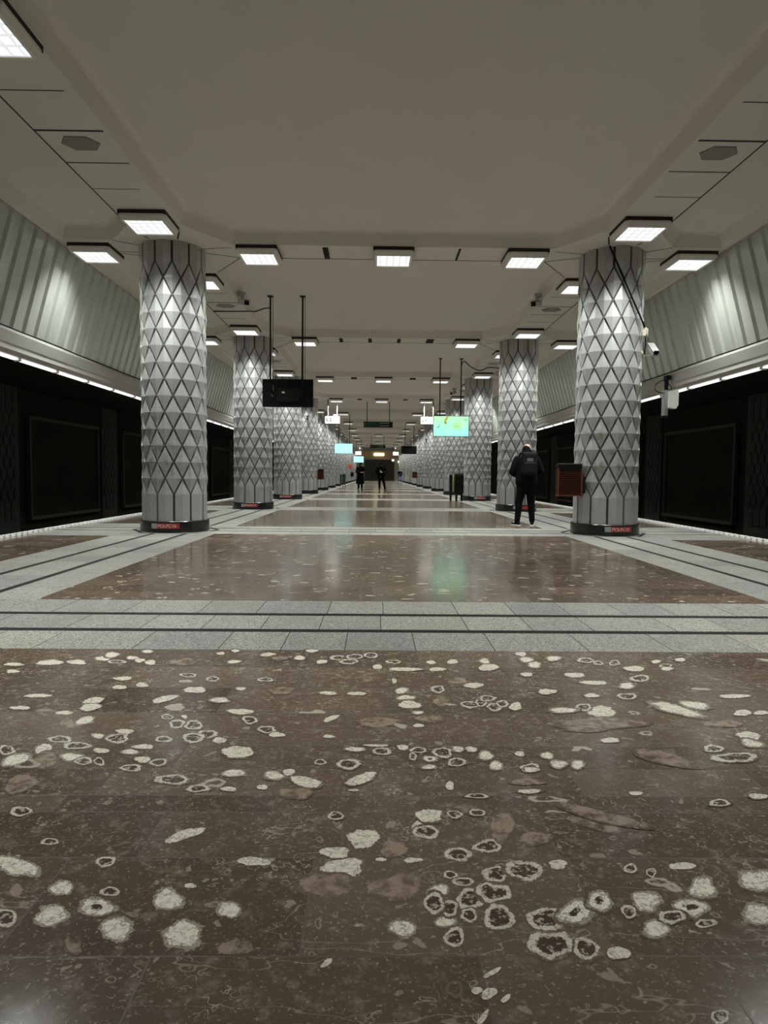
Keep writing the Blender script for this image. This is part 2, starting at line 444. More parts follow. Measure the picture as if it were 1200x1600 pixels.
for i, (a, b) in enumerate(spans):
    marble(-XM, XM, a, b, near_rows if i == 0 else None)
    for s in (-1, 1):
        for (u, v) in ((XM, XA - HL), (XA + HL, XB - HL), (XB + HL, XC)):
            granite_y(min(s * u, s * v), max(s * u, s * v), a, b)
        for l in (XA, XB): frect(s * l - HL, s * l + HL, a, b, DAR)
        oa = a + 0.5 if i else a; ob = b - 0.5 if i < len(spans) - 1 else b
        x0, x1 = sorted((s * XC, s * XE))
        marble(x0, x1, oa, ob, None, 0.55, 0.85)
        if oa > a: granite_x(x0, x1, a, oa)
        if ob < b: granite_x(x0, x1, ob, b)
# hexagon of dark inlay round every column foot
for k in range(1, NROW + 1):
    for s in (-1, 1):
        cx, cy = s * W, row(k) + 0.06
        hp = [(-.84, 0), (-.42, -.76), (.42, -.76), (.84, 0), (.42, .76), (-.42, .76)]
        for j in range(6):
            a, b = hp[j], hp[(j + 1) % 6]; r = 0.90
            FL.quad((cx + a[0], cy + a[1], .0006), (cx + b[0], cy + b[1], .0006), (cx + b[0] * r, cy + b[1] * r, .0006), (cx + a[0] * r, cy + a[1] * r, .0006), DAR); FTILE.append(.5)
# platform edge: dark stone with a row of white tiles
for s in (-1, 1):
    x0, x1 = sorted((s * XE, s * EDGE)); frect(x0, x1, YBACK, YEND, ED)
    y = YBACK + 0.1; kb = MB()
    while y < YEND - 0.2:
        kb.box((s * (EDGE - 0.055), y + .055, .019), (.10, .115, .040)); y += 0.18
    struct(kb.build('trim_%d' % (7 if s < 0 else 8), M['edge_white']))
    FL.quad((s * EDGE, YBACK, 0), (s * EDGE, YEND, 0), (s * EDGE, YEND, -1.15), (s * EDGE, YBACK, -1.15), ED); FTILE.append(.5)
n_plain = len(FL.v)
frad = [1.0] * n_plain; fkind = [0.0] * n_plain
KIND = {'S': 1, 'R': 2, 'P': 3, 'H': 4, 'G': 5, 'F': 6}
FOSSILS = """
-1.099 1.660 0.033 0.000 -0.016 0.034 S
-1.074 1.555 0.043 0.000 -0.019 0.040 S
-0.976 1.586 0.049 0.000 -0.015 0.036 H
-0.897 1.508 0.041 -0.000 -0.019 0.048 S
-0.809 1.616 0.044 0.000 -0.013 0.043 S
-0.736 1.486 0.045 -0.000 -0.016 0.056 S
-0.648 1.577 0.030 0.000 -0.007 0.034 S
-1.182 1.548 0.028 0.000 -0.019 0.035 R
-1.269 1.757 0.077 -0.023 -0.018 0.043 S
-1.034 1.779 0.028 0.000 -0.010 0.024 R
-0.968 1.647 0.023 0.000 -0.008 0.021 R
-0.977 1.461 0.020 -0.000 -0.016 0.035 G
-0.600 1.446 0.041 -0.000 -0.005 0.024 G
-0.768 1.671 0.015 0.000 -0.003 0.011 P
-0.852 1.916 0.051 0.029 -0.010 0.024 P
-1.237 1.877 0.024 0.000 -0.010 0.020 R
-1.210 1.649 0.016 0.000 -0.017 0.031 G
-0.321 1.897 0.042 0.000 -0.001 0.055 P
-0.371 1.753 0.053 0.000 -0.002 0.044 P
-0.413 1.674 0.064 0.000 -0.004 0.054 G
-0.397 1.824 0.037 0.000 -0.002 0.032 P
-0.232 1.844 0.041 0.000 0.001 0.039 G
-0.228 1.669 0.064 0.000 0.002 0.054 G
-0.218 1.510 0.034 0.000 0.001 0.031 S
-0.620 1.780 0.043 0.000 -0.004 0.021 P
-0.269 1.790 0.014 0.000 0.000 0.009 P
-0.179 1.787 0.029 0.000 0.001 0.012 P
-0.120 1.653 0.030 0.000 0.003 0.026 S
-0.043 1.619 0.038 0.000 0.005 0.038 R
0.021 1.645 0.047 0.000 0.007 0.037 R
0.019 1.549 0.042 0.000 0.008 0.044 R
-0.099 1.478 0.024 -0.000 0.004 0.034 R
-0.113 1.533 0.028 0.000 0.002 0.021 S
-0.100 1.580 0.024 0.000 0.003 0.029 R
-0.136 1.604 0.024 0.000 0.004 0.045 R
-0.081 1.719 0.021 0.000 0.002 0.017 R
-0.050 1.688 0.029 0.000 0.003 0.019 R
0.044 1.725 0.038 0.000 0.007 0.037 R
-0.048 1.815 0.040 0.000 0.004 0.035 R
0.044 1.858 0.043 0.000 0.006 0.033 R
-0.139 1.969 0.032 0.000 0.003 0.037 P
-0.132 1.933 0.035 0.000 0.003 0.043 R
-0.054 1.556 0.022 0.000 0.003 0.024 R
-0.118 1.324 0.020 -0.000 0.003 0.024 F
-0.045 1.312 0.016 0.010 -0.003 0.012 P
-0.071 1.319 0.011 -0.000 0.001 0.009 P
-0.029 1.369 0.019 0.013 -0.002 0.006 P
-0.392 1.397 0.012 0.010 -0.003 0.007 P
0.108 1.970 0.034 0.000 0.016 0.082 G
-0.069 1.250 0.014 0.017 -0.004 0.005 P
-0.014 1.298 0.012 0.011 -0.002 0.005 P
0.121 1.456 0.050 -0.000 0.012 0.046 R
0.198 1.442 0.029 -0.000 0.012 0.037 R
0.125 1.740 0.053 0.000 0.010 0.044 R
0.136 1.544 0.055 0.000 0.010 0.040 R
0.214 1.568 0.045 0.000 0.015 0.048 H
0.287 1.610 0.034 0.000 0.015 0.043 H
0.407 1.610 0.044 0.000 0.017 0.040 S
0.387 1.506 0.034 -0.000 0.014 0.033 S
0.576 1.662 0.041 0.000 0.024 0.048 S
0.509 1.583 0.047 0.000 0.018 0.037 H
0.746 1.698 0.056 0.000 0.030 0.050 S
0.666 1.561 0.045 0.000 0.024 0.041 S
0.446 1.551 0.032 0.000 0.012 0.026 R
0.517 1.526 0.025 0.000 0.008 0.016 R
0.347 1.570 0.019 0.000 0.009 0.024 R
0.227 1.769 0.027 0.000 0.006 0.021 P
0.568 1.761 0.036 0.000 0.008 0.018 P
0.268 1.426 0.029 -0.000 0.007 0.018 P
0.470 1.731 0.014 0.000 0.009 0.020 R
0.420 1.749 0.021 0.000 0.008 0.021 R
0.408 1.252 0.019 -0.000 0.008 0.016 R
0.399 1.979 0.064 -0.039 0.014 0.029 G
0.194 1.899 0.042 0.000 0.008 0.035 G
-2.309 3.656 0.053 0.001 -0.017 0.031 P
-2.244 3.525 0.037 0.001 -0.016 0.029 P
-2.129 3.697 0.075 0.001 -0.025 0.050 P
-1.982 3.706 0.054 0.001 -0.020 0.044 P
-1.868 3.780 0.044 0.001 -0.022 0.053 S
-1.845 3.862 0.045 0.001 -0.027 0.069 S
-1.758 3.717 0.050 0.001 -0.015 0.038 R
-1.700 3.797 0.044 0.001 -0.015 0.040 S
-1.641 3.745 0.029 0.001 -0.014 0.039 P
-1.566 3.708 0.032 0.001 -0.017 0.051 P
-1.663 3.936 0.034 0.001 -0.015 0.043 S
-1.389 3.724 0.080 0.001 -0.019 0.064 G
-1.609 3.412 0.046 0.001 -0.012 0.032 P
-1.285 3.473 0.047 0.001 -0.010 0.034 R
-1.140 3.409 0.033 0.001 -0.011 0.043 R
-1.183 3.234 0.051 0.001 -0.013 0.049 P
-1.027 3.087 0.048 0.001 -0.010 0.044 S
-0.962 3.257 0.026 0.000 -0.006 0.030 S
-1.212 3.902 0.023 0.000 -0.008 0.035 P
-1.137 3.961 0.027 0.001 -0.008 0.036 S
-1.098 3.729 0.040 0.001 -0.008 0.039 S
-1.570 3.268 0.038 0.001 -0.011 0.030 P
-1.473 3.309 0.029 0.000 -0.014 0.041 P
-1.910 3.138 0.064 0.001 -0.014 0.027 P
-1.905 2.973 0.043 0.001 -0.013 0.025 P
-1.617 3.070 0.042 0.021 -0.021 0.043 P
-1.593 2.985 0.045 0.016 -0.019 0.041 P
-1.681 2.911 0.040 0.000 -0.011 0.024 P
-1.547 2.820 0.039 0.024 -0.022 0.044 S
-1.610 2.790 0.033 0.000 -0.024 0.051 G
-1.769 2.918 0.040 0.000 -0.020 0.040 G
-1.290 3.101 0.052 0.042 -0.014 0.035 P
-1.138 2.788 0.036 0.000 -0.013 0.044 R
-1.063 2.774 0.041 0.000 -0.014 0.050 R
-1.207 2.869 0.025 0.000 -0.010 0.031 R
-1.131 2.870 0.014 0.000 -0.007 0.023 P
-0.981 2.677 0.040 0.000 -0.012 0.047 R
-1.028 2.637 0.042 0.000 -0.014 0.052 R
-0.915 2.612 0.031 0.000 -0.006 0.026 P
-1.143 2.623 0.034 0.000 -0.010 0.032 R
-1.419 2.653 0.026 0.000 -0.014 0.033 S
-1.333 2.628 0.044 0.000 -0.020 0.052 R
-1.330 2.701 0.037 0.000 -0.010 0.027 P
-1.464 2.557 0.050 0.000 -0.017 0.037 R
-1.579 2.526 0.021 0.020 -0.025 0.040 P
-1.561 2.619 0.044 0.000 -0.018 0.038 R
-1.715 2.513 0.029 0.000 -0.026 0.047 R
-1.632 2.427 0.031 0.050 -0.033 0.047 S
-1.522 2.423 0.020 0.047 -0.042 0.060 G
-1.433 2.451 0.048 0.000 -0.018 0.039 S
-1.375 2.418 0.033 0.000 -0.015 0.033 R
-1.349 2.510 0.032 0.000 -0.010 0.024 P
-1.234 2.499 0.034 0.000 -0.011 0.029 S
-1.199 2.547 0.038 0.000 -0.009 0.024 P
-1.316 2.413 0.021 0.000 -0.014 0.033 R
-1.160 2.431 0.029 0.000 -0.010 0.028 P
-1.093 2.409 0.031 0.000 -0.011 0.033 R
-1.178 2.360 0.037 0.000 -0.012 0.031 R
-1.512 2.234 0.030 0.040 -0.040 0.057 G
-1.411 2.048 0.032 0.000 -0.017 0.032 R
-0.817 2.502 0.057 0.000 -0.012 0.059 P
-0.796 2.322 0.046 0.000 -0.007 0.031 S
-0.785 2.201 0.026 0.000 -0.004 0.018 P
-0.998 2.271 0.056 0.000 -0.012 0.039 R
-0.891 2.205 0.039 0.000 -0.007 0.028 R
-0.899 2.936 0.064 0.001 -0.007 0.032 P
-0.836 2.835 0.034 0.000 -0.009 0.045 R
-0.921 3.880 0.049 0.001 -0.007 0.042 P
-0.847 3.813 0.052 0.001 -0.008 0.054 G
-0.731 3.815 0.034 0.001 -0.006 0.054 S
-0.675 3.971 0.039 0.001 -0.004 0.044 S
-0.593 3.738 0.033 0.001 -0.003 0.039 P
-0.498 3.820 0.053 0.001 -0.003 0.054 R
-0.405 3.849 0.053 0.001 -0.002 0.055 R
-0.438 3.741 0.052 0.001 -0.002 0.052 R
-0.310 3.878 0.046 0.001 -0.000 0.056 R
-0.180 3.746 0.044 0.001 0.001 0.039 R
-0.273 3.643 0.025 0.000 0.000 0.049 P
-0.120 3.597 0.085 0.001 0.002 0.036 P
0.034 3.737 0.033 0.001 0.003 0.039 S
0.058 3.600 0.043 0.001 0.003 0.036 P
0.162 3.752 0.030 0.001 0.005 0.046 P
0.350 3.769 0.037 0.001 0.009 0.053 S
0.351 3.642 0.058 0.001 0.011 0.062 P
-0.861 3.403 0.043 0.001 -0.005 0.032 R
-0.186 3.392 0.013 0.000 0.001 0.043 P
-0.324 3.422 0.030 0.000 -0.001 0.044 G
-0.752 3.230 0.064 0.001 -0.007 0.049 G
-0.517 3.195 0.047 0.001 -0.002 0.029 S
-0.375 3.188 0.044 0.001 -0.001 0.028 P
-0.152 3.239 0.039 0.001 0.002 0.049 S
-0.137 3.135 0.047 0.001 0.002 0.037 S
-0.124 3.037 0.054 0.001 0.003 0.052 P
-0.092 2.930 0.026 0.000 0.002 0.024 S
0.031 3.074 0.040 0.001 0.005 0.053 G
0.145 3.376 0.050 0.001 0.009 0.074 G
0.221 3.325 0.053 0.001 0.006 0.041 P
0.030 3.261 0.032 0.000 0.006 0.060 R
0.163 3.041 0.048 0.001 0.006 0.043 R
0.269 3.008 0.036 0.000 0.009 0.051 R
0.219 3.068 0.031 0.000 0.007 0.044 R
0.260 3.131 0.044 0.001 0.006 0.037 R
0.317 3.052 0.030 0.000 0.008 0.044 R
-0.275 2.819 0.090 0.001 0.000 0.052 G
-0.045 2.859 0.057 0.001 0.004 0.046 G
-0.099 2.777 0.022 0.000 0.001 0.022 P
-0.481 2.855 0.030 0.032 -0.006 0.029 P
-0.476 2.655 0.024 0.000 -0.001 0.017 P
-0.743 2.728 0.038 0.000 -0.007 0.042 R
-0.692 2.673 0.032 0.000 -0.004 0.027 P
-0.364 2.530 0.045 0.000 -0.001 0.024 S
-0.258 2.513 0.035 0.000 0.000 0.036 R
-0.283 2.567 0.051 0.000 -0.000 0.012 P
-0.177 2.550 0.023 0.000 0.001 0.025 P
-0.115 2.526 0.033 0.000 0.002 0.030 R
-0.022 2.503 0.040 0.000 0.005 0.047 R
0.045 2.534 0.028 0.000 0.004 0.030 S
0.093 2.534 0.025 0.000 0.004 0.030 S
0.141 2.475 0.032 0.000 0.008 0.046 S
-0.076 2.445 0.032 0.000 0.002 0.028 H
0.023 2.418 0.034 0.000 0.005 0.039 R
0.165 2.386 0.029 0.000 0.007 0.038 S
-0.085 2.374 0.033 0.000 0.002 0.021 S
-0.141 2.467 0.015 0.000 0.002 0.034 R
-0.384 2.398 0.045 0.000 -0.002 0.043 R
-0.492 2.414 0.022 0.000 -0.002 0.027 R
-0.648 2.303 0.037 0.000 -0.006 0.040 S
-0.598 2.328 0.023 0.000 -0.003 0.026 P
-0.528 2.254 0.055 -0.030 0.001 0.037 P
-0.554 2.171 0.048 0.000 -0.005 0.040 G
-0.333 2.280 0.055 0.044 -0.006 0.032 P
-0.358 2.194 0.018 0.000 -0.000 0.009 P
-0.025 2.229 0.016 0.000 0.003 0.028 P
0.058 2.156 0.037 0.000 0.003 0.018 R
-0.409 2.025 0.024 0.000 -0.002 0.027 R
-0.115 2.026 0.045 0.000 0.003 0.039 P
-0.033 2.035 0.025 0.000 0.003 0.024 R
0.041 2.047 0.025 0.000 0.004 0.024 R
-0.674 2.215 0.018 0.000 -0.003 0.019 P
0.598 3.925 0.039 0.001 0.009 0.043 P
0.604 3.800 0.042 0.001 0.015 0.067 S
0.625 3.697 0.044 0.001 0.015 0.064 S
0.771 3.831 0.050 0.001 0.015 0.055 S
0.950 3.794 0.049 0.001 0.017 0.054 R
1.102 3.744 0.034 0.001 0.019 0.052 R
1.008 3.742 0.030 0.001 0.013 0.039 R
1.173 3.632 0.062 0.001 0.019 0.049 P
1.357 3.775 0.030 0.001 0.017 0.040 S
1.380 3.698 0.037 0.001 0.014 0.032 R
1.359 3.635 0.040 0.001 0.016 0.037 S
1.521 3.818 0.038 0.001 0.019 0.041 S
0.539 3.514 0.035 0.001 0.008 0.035 P
0.799 3.507 0.053 0.001 0.014 0.046 P
1.135 3.456 0.056 0.001 0.023 0.056 R
0.860 3.376 0.074 0.001 0.011 0.032 P
1.013 3.326 0.047 0.001 0.020 0.052 S
0.956 3.168 0.048 0.001 0.018 0.047 R
0.576 3.230 0.052 0.001 0.010 0.039 P
0.784 3.175 0.038 0.001 0.009 0.028 P
1.493 3.176 0.080 0.001 0.016 0.028 P
1.113 2.993 0.086 -0.086 0.036 0.066 S
1.229 3.046 0.055 -0.035 0.033 0.060 S
1.403 2.947 0.039 0.000 0.023 0.041 P
1.493 2.948 0.039 0.000 0.015 0.025 P
0.756 2.956 0.059 0.001 0.025 0.074 P
0.691 3.013 0.036 0.000 0.016 0.051 R
0.582 2.970 0.065 0.001 0.012 0.041 S
0.373 3.018 0.030 0.000 0.011 0.051 P
0.707 2.815 0.170 0.002 0.023 0.067 G
0.615 2.749 0.083 0.001 0.011 0.036 G
1.243 2.813 0.080 0.001 0.020 0.037 G
1.280 2.679 0.043 -0.018 0.025 0.040 P
1.248 2.600 0.039 -0.022 0.025 0.038 S
1.064 2.548 0.039 0.000 0.019 0.037 R
1.108 2.466 0.083 0.001 0.025 0.046 R
0.831 2.458 0.087 -0.073 0.028 0.050 G
0.679 2.627 0.037 0.000 0.009 0.026 P
0.380 2.477 0.027 0.000 0.009 0.035 S
0.402 2.404 0.034 0.000 0.011 0.038 S
0.475 2.399 0.029 0.000 0.012 0.038 S
0.288 2.371 0.033 0.000 0.009 0.037 R
0.289 2.355 0.028 0.000 0.005 0.021 P
0.277 2.494 0.020 0.000 0.005 0.024 P
0.245 2.189 0.040 0.000 0.004 0.016 P
0.255 2.259 0.057 0.000 0.006 0.024 G
1.015 2.157 0.035 0.000 0.010 0.018 P
0.604 2.177 0.022 0.000 0.005 0.014 P
0.436 2.029 0.106 -0.066 0.017 0.034 G
0.860 2.113 0.032 0.000 0.013 0.026 R
"""
for ln in FOSSILS.split('\n'):
    p_ = ln.split()
    if len(p_) != 7: continue
    cx, cy, ux, uy, vx, vy = map(float, p_[:6]); kd = KIND[p_[6]]
    t = 0.5
    for (xa, xb, ya, yb, tt) in TILES[:400]:
        if xa <= cx <= xb and ya <= cy <= yb: t = tt; break
    n = 20; i0 = len(FL.v); zf = .0003 + (i0 - n_plain) * 2.5e-7
    ph = [rng.uniform(0, 6.28) for _ in range(3)]
    FL.v.append((cx, cy, zf)); frad.append(0.0); fkind.append(kd)
    for j in range(n):
        a = 2 * PI * j / n
        rr_ = 1.22 * (1 + 0.08 * math.sin(2 * a + ph[0]) + 0.07 * math.sin(3 * a + ph[1]) + 0.04 * math.sin(5 * a + ph[2]))
        FL.v.append((cx + rr_ * (math.cos(a) * ux + math.sin(a) * vx), cy + rr_ * (math.cos(a) * uy + math.sin(a) * vy), zf)); frad.append(1.06); fkind.append(kd)
    for j in range(n):
        FL.f.append((i0, i0 + 1 + j, i0 + 1 + (j + 1) % n)); FL.mi.append(MAR); FTILE.append(t)
me = FL.mesh('floor', [M['marble'], M['granite'], M['dark_line'], M['joint'], M['gjoint'], M['edge_white'], M['edge_dark']], recalc=False)
a_ = me.attributes.new('tile', 'FLOAT', 'FACE'); a_.data.foreach_set('value', FTILE)
a_ = me.attributes.new('frad', 'FLOAT', 'POINT'); a_.data.foreach_set('value', frad)
a_ = me.attributes.new('fkind', 'FLOAT', 'POINT'); a_.data.foreach_set('value', fkind)
floor = bpy.data.objects.new('floor', me); col.objects.link(floor); struct(floor)

# ------------------------------------------------------------------ ceiling: beams with coffers
CL = MB()
XW = 6.04
def oct_inner(ya, yb):
    x, cx, cy = 3.55, 0.65, 0.95; y0, y1 = ya + .36, yb - .36
    return [(-x + cx, y0), (x - cx, y0), (x, y0 + cy), (x, y1 - cy), (x - cx, y1), (-x + cx, y1), (-x, y1 - cy), (-x, y0 + cy)]
def oct_outer(ya, yb, s):
    xi, xo = 4.43, 5.86; y0, y1 = ya + .42, yb - .50
    p = [(xi, y0 + .85), (xi + .55, y0), (xo, y0), (xo, y1), (xi + .55, y1), (xi, y1 - .75)]
    p = [(s * x, y) for x, y in p]
    return p if s > 0 else p[::-1]
def inset(poly, d):
    n = len(poly); out = []
    ctr = Vector((sum(p[0] for p in poly) / n, sum(p[1] for p in poly) / n))
    for i in range(n):
        p0, p1, p2 = (Vector(poly[(i + j - 1) % n]) for j in range(3))
        d1 = (p1 - p0).normalized(); d2 = (p2 - p1).normalized()
        n1 = Vector((-d1.y, d1.x)); n2 = Vector((-d2.y, d2.x))
        if (ctr - p1).dot(n1 + n2) < 0: n1 = -n1; n2 = -n2
        b = (n1 + n2); b /= max(0.3, b.dot(n1)); out.append(tuple(p1 + b * d))
    return out
PROF = [(0.0, 0.0), (0.012, 0.02), (0.095, 0.185), (0.125, 0.215), (0.18, ZU - ZC)]
def bay(ya, yb):
    holes = [oct_inner(ya, yb), oct_outer(ya, yb, 1), oct_outer(ya, yb, -1)]
    outer = [(-XW, ya), (XW, ya), (XW, yb), (-XW, yb)]
    polys = [[Vector((x, y, 0)) for x, y in pl] for pl in [outer] + holes]
    flat = [v for pl in polys for v in pl]
    i0 = len(CL.v); CL.v += [(v.x, v.y, ZC) for v in flat]
    for t in tessellate_polygon(polys): CL.f.append(tuple(i0 + q for q in t)); CL.mi.append(0)
    for h in holes:
        rings = [[(x, y, ZC + dz) for x, y in inset(h, d)] for d, dz in PROF]
        for a, b in zip(rings, rings[1:]):
            for j in range(len(h)):
                CL.quad(a[j], a[(j + 1) % len(h)], b[(j + 1) % len(h)], b[j])
        CL.poly(rings[-1])
for k in range(-1, NROW + 1):
    bay(max(row(k), YBACK) if k > -1 else row(-1), row(k + 1))
# strip of ceiling after the last row
CL.quad((-XW, row(NROW + 1), ZC), (XW, row(NROW + 1), ZC), (XW, YEND, ZC), (-XW, YEND, ZC))
ceiling = struct(CL.build('ceiling', M['ceiling'], recalc=False))
# shadow gaps: coffer far edges, the joints of the long beams, star of joints round every column head
JT = MB()
def jline(p, q, w=0.018, z=ZC - 0.003):
    p, q = Vector(p), Vector(q); d = (q - p).normalized(); nn = Vector((-d.y, d.x)) * w / 2
    i = len(JT.v)
    for zz in (z, z + 0.006):
        for a in (p + nn, q + nn, q - nn, p - nn): JT.v.append((a.x, a.y, zz))
    for f in ((0, 1, 2, 3), (7, 6, 5, 4), (0, 4, 5, 1), (1, 5, 6, 2), (2, 6, 7, 3), (3, 7, 4, 0)): JT.f.append(tuple(i + j for j in f)); JT.mi.append(0)
for k in range(0, NROW + 1):
    y = row(k)
    jline((-2.9, y + .36), (2.9, y + .36), 0.022)
    for s in (-1, 1):
        for (dy, wd, x0) in ((2.85, .014, 3.68), (3.68, .036, 3.6), (4.50, .022, 3.6), (5.30, .012, 3.75), (2.10, .012, 3.7)):
            jline((s * 4.42, y + dy), (s * x0, y + dy), wd)
        jline((s * 4.43, y + 1.28), (s * 4.43, y + S - 1.25), 0.02)
        jline((s * 2.9, y + .36), (s * 3.5, y + .12), .018); jline((s * 2.9, y + .36), (s * 3.55, y + 1.3), .018)
        jline((s * 2.95, y - .2), (s * 3.5, y - .1), .014)
        jline((s * 5.1, y + .1), (s * 4.65, y + .12), .016); jline((s * 4.98, y - .5), (s * 4.6, y - .25), .016); jline((s * 5.1, y + .2), (s * 4.6, y + .36), .014)
        jline((s * 4.43, y - 1.1), (s * 4.3, y - .6), .018); jline((s * 3.66, y - .98), (s * 3.8, y - .6), .026)
struct(JT.build('trim_1', M['gap']))

# ------------------------------------------------------------------ side walls above the tracks
for side, s in (('left', -1), ('right', 1)):
    mb = MB()
    top = Vector((6.0, 0, 5.18)); bot = Vector((6.48, 0, 3.46))
    nrm = Vector((-(5.18 - 3.46), 0, -(6.48 - 6.0))).normalized()
    y = YBACK; pts = []
    while y < YEND:
        pts += [(y, 0), (y + .07, 0), (y + .105, .045), (y + .345, .045)]; y += .38
    for (ya, da), (yb, db) in zip(pts, pts[1:]):
        q = []
        for (p, yy, dd) in ((top, ya, da), (top, yb, db), (bot, yb, db), (bot, ya, da)):
            v = p + nrm * dd; q.append((s * v.x, yy, v.z))
        mb.quad(*q)
    o = mb.build('wall_' + side, M['corrugated'], merge=True); struct(o)
    # bulkhead beam under it
    prof = [(6.50, 3.47), (6.38, 3.44), (6.37, 3.40), (6.42, 3.22), (6.44, 3.20), (6.44, 3.12), (6.50, 3.09), (6.50, 3.05), (6.72, 3.05), (6.72, 5.4), (6.50, 5.4)]
    mb = MB()
    for (a, b) in zip(prof, prof[1:] + prof[:1]):
        mb.quad((s * a[0], YBACK, a[1]), (s * b[0], YBACK, b[1]), (s * b[0], YEND, b[1]), (s * a[0], YEND, a[1]))
    struct(mb.build('trim_%d' % (2 if s < 0 else 3), M['fascia'], merge=True))
    # cable lying along the top of the bulkhead
    mb = MB(); pts = []
    y = 6.0
    while y < 60: pts.append((s * 6.40, y, 3.468 + rng.uniform(-.006, .008))); y += .7
    mb.tube(pts, 0.013, 5)
    tag(mb.build('cable', M['black']), 'black cable lying along the ledge of the %s tunnel bulkhead' % side, 'cable')
    # crown trim where cladding meets ceiling
    mb = MB(); mb.box((s * 5.985, (YBACK + YEND) / 2, 5.15), (.05, YEND - YBACK, .04)); struct(mb.build('trim_%d' % (4 if s < 0 else 5), M['fascia']))
    # track side wall, track bed, track ceiling
    mb = MB(); xo = 10.3
    mb.quad((s * xo, YBACK, -1.2), (s * xo, YEND, -1.2), (s * xo, YEND, 3.4), (s * xo, YBACK, 3.4))
    struct(mb.build('wall_%s_track' % side, M['track'], recalc=False))
    mb = MB(); mb.quad((s * EDGE, YBACK, -1.15), (s * xo, YBACK, -1.15), (s * xo, YEND, -1.15), (s * EDGE, YEND, -1.15)); struct(mb.build('floor_%s_track' % side, M['track'], recalc=False))
    mb = MB(); mb.quad((s * 6.7, YBACK, 3.4), (s * xo, YBACK, 3.4), (s * xo, YEND, 3.4), (s * 6.7, YEND, 3.4)); struct(mb.build('ceiling_%s_track' % side, M['track'], recalc=False))
# ------------------------------------------------------------------ end wall with rolling shutter
mb = MB()
mb.box((0, YEND + .1, 2.0), (21, .2, 7))
struct(mb.build('wall_back', M['beige_wall']))
sh = MB()
for i in range(26): sh.box((0.35, YEND - .05, .07 + i * .14), (5.2, .05 if i % 2 else .07, .135))
o = sh.build('door_1', M['shutter']); struct(o)
mb = MB(); mb.box((0.35, YEND - .12, 4.40), (6.3, .22, 1.32)); 
for i in range(-3, 4): mb.box((0.35 + i * .9, YEND - .235, 4.40), (.02, .02, 1.3), 1)
struct(mb.build('trim_6', [M['wood'], M['shutter']]))

# ------------------------------------------------------------------ columns
NSEG, DZ, Z0 = 12, 0.2957, 0.68
def diamond_cladding(fn, cols, half_cols, zbot, ztop, mb, nlev=14, gap=0.036):
    """fn(u, z, d) -> point; u in panel widths, d = outward offset. Diamond panels with pencil panels at foot and head."""
    dz = DZ
    def panel(outer, centre_pts, tris):
        base = [fn(u, z, -0.035) for (u, z, d) in outer]
        rim = [fn(u, z, d) for (u, z, d) in outer]
        i = len(mb.v); mb.v += rim + base + [fn(u, z, d) for (u, z, d) in centre_pts]
        n = len(outer)
        for t in tris: mb.f.append(tuple(i + (q if q < n else q + n) for q in t)); mb.mi.append(0)
        for j in range(n): mb.f.append((i + j, i + n + j, i + n + (j + 1) % n, i + (j + 1) % n)); mb.mi.append(0)
    g = gap
    for n in range(0, nlev):
        for c in cols:
            for d_ in (-0.5, 0.5):
                u0 = c + (0.5 if n % 2 == 0 else 0.0); za, zb = Z0 + n * dz, Z0 + (n + 1) * dz; hw = .014
                if not (half_cols(u0) and half_cols(u0 + d_)): continue
                mb.quad(fn(u0 - hw, za, -.015), fn(u0 + hw, za, -.015), fn(u0 + d_ + hw, zb, -.015), fn(u0 + d_ - hw, zb, -.015), 1)
    tip, side, ctr = -0.010, 0.008, 0.017
    su = 1 - g / 0.31 * 1.15; sz = 1 - g / 0.31 * 0.95
    for n in range(0, nlev - 1):
        off = 0.5 if n % 2 == 0 else 0.0
        for c in cols:
            u0 = c + off
            if not half_cols(u0): continue
            zc = Z0 + (n + 1) * dz
            hu, hz = 0.5 * su, dz * sz
            panel([(u0, zc - hz, tip), (u0 + hu, zc, side), (u0, zc + hz, tip), (u0 - hu, zc, side)], [(u0, zc, ctr)], [(0, 1, 4), (1, 2, 4), (2, 3, 4), (3, 0, 4)])
    for c in cols:
        # foot pencil: tip at level 1, folded down the middle
        hu = 0.5 * su
        if half_cols(c):
            zt = Z0 + dz * (1 - (1 - sz)); zs = Z0 + 0.012
            panel([(c - hu, zbot, 0.004), (c, zbot, 0.020), (c + hu, zbot, 0.004), (c + hu, zs, 0.004), (c, zt, tip), (c - hu, zs, 0.004)], [(c, zs, 0.022)], [(0, 1, 6, 5), (1, 2, 3, 6), (3, 4, 6), (4, 5, 6)])
        top_off = 0.0 if nlev % 2 == 0 else 0.5
        u0 = c + top_off
        if half_cols(u0):
            zl = Z0 + (nlev - 1) * dz + (1 - sz) * dz; zs = Z0 + nlev * dz - 0.012
            panel([(u0 + hu, ztop, 0.004), (u0, ztop, 0.020), (u0 - hu, ztop, 0.004), (u0 - hu, zs, 0.004), (u0, zl, tip), (u0 + hu, zs, 0.004)], [(u0, zs, 0.022)], [(0, 1, 6, 5), (1, 2, 3, 6), (3, 4, 6), (4, 5, 6)])
RC = 0.578
def cyl(u, z, d):
    a = -PI / 2 + u * 2 * PI / NSEG; r = RC + d
    return (r * math.cos(a), r * math.sin(a), z)
mb = MB(); diamond_cladding(cyl, range(NSEG), lambda u: True, 0.20, ZC + .0, mb)
clad_me = mb.mesh('cladding', [M['cladding'], M['lattice']])
mb = MB(); mb.lathe([(RC - .028, .02), (RC - .028, ZC)], 36); core_me = mb.mesh('shaft', M['core'])
mb = MB(); mb.lathe([(.625, 0.0), (.625, .195), (.615, .205), (.5, .205)], 48); pl_me = mb.mesh('plinth', M['plinth'])
mb = MB()
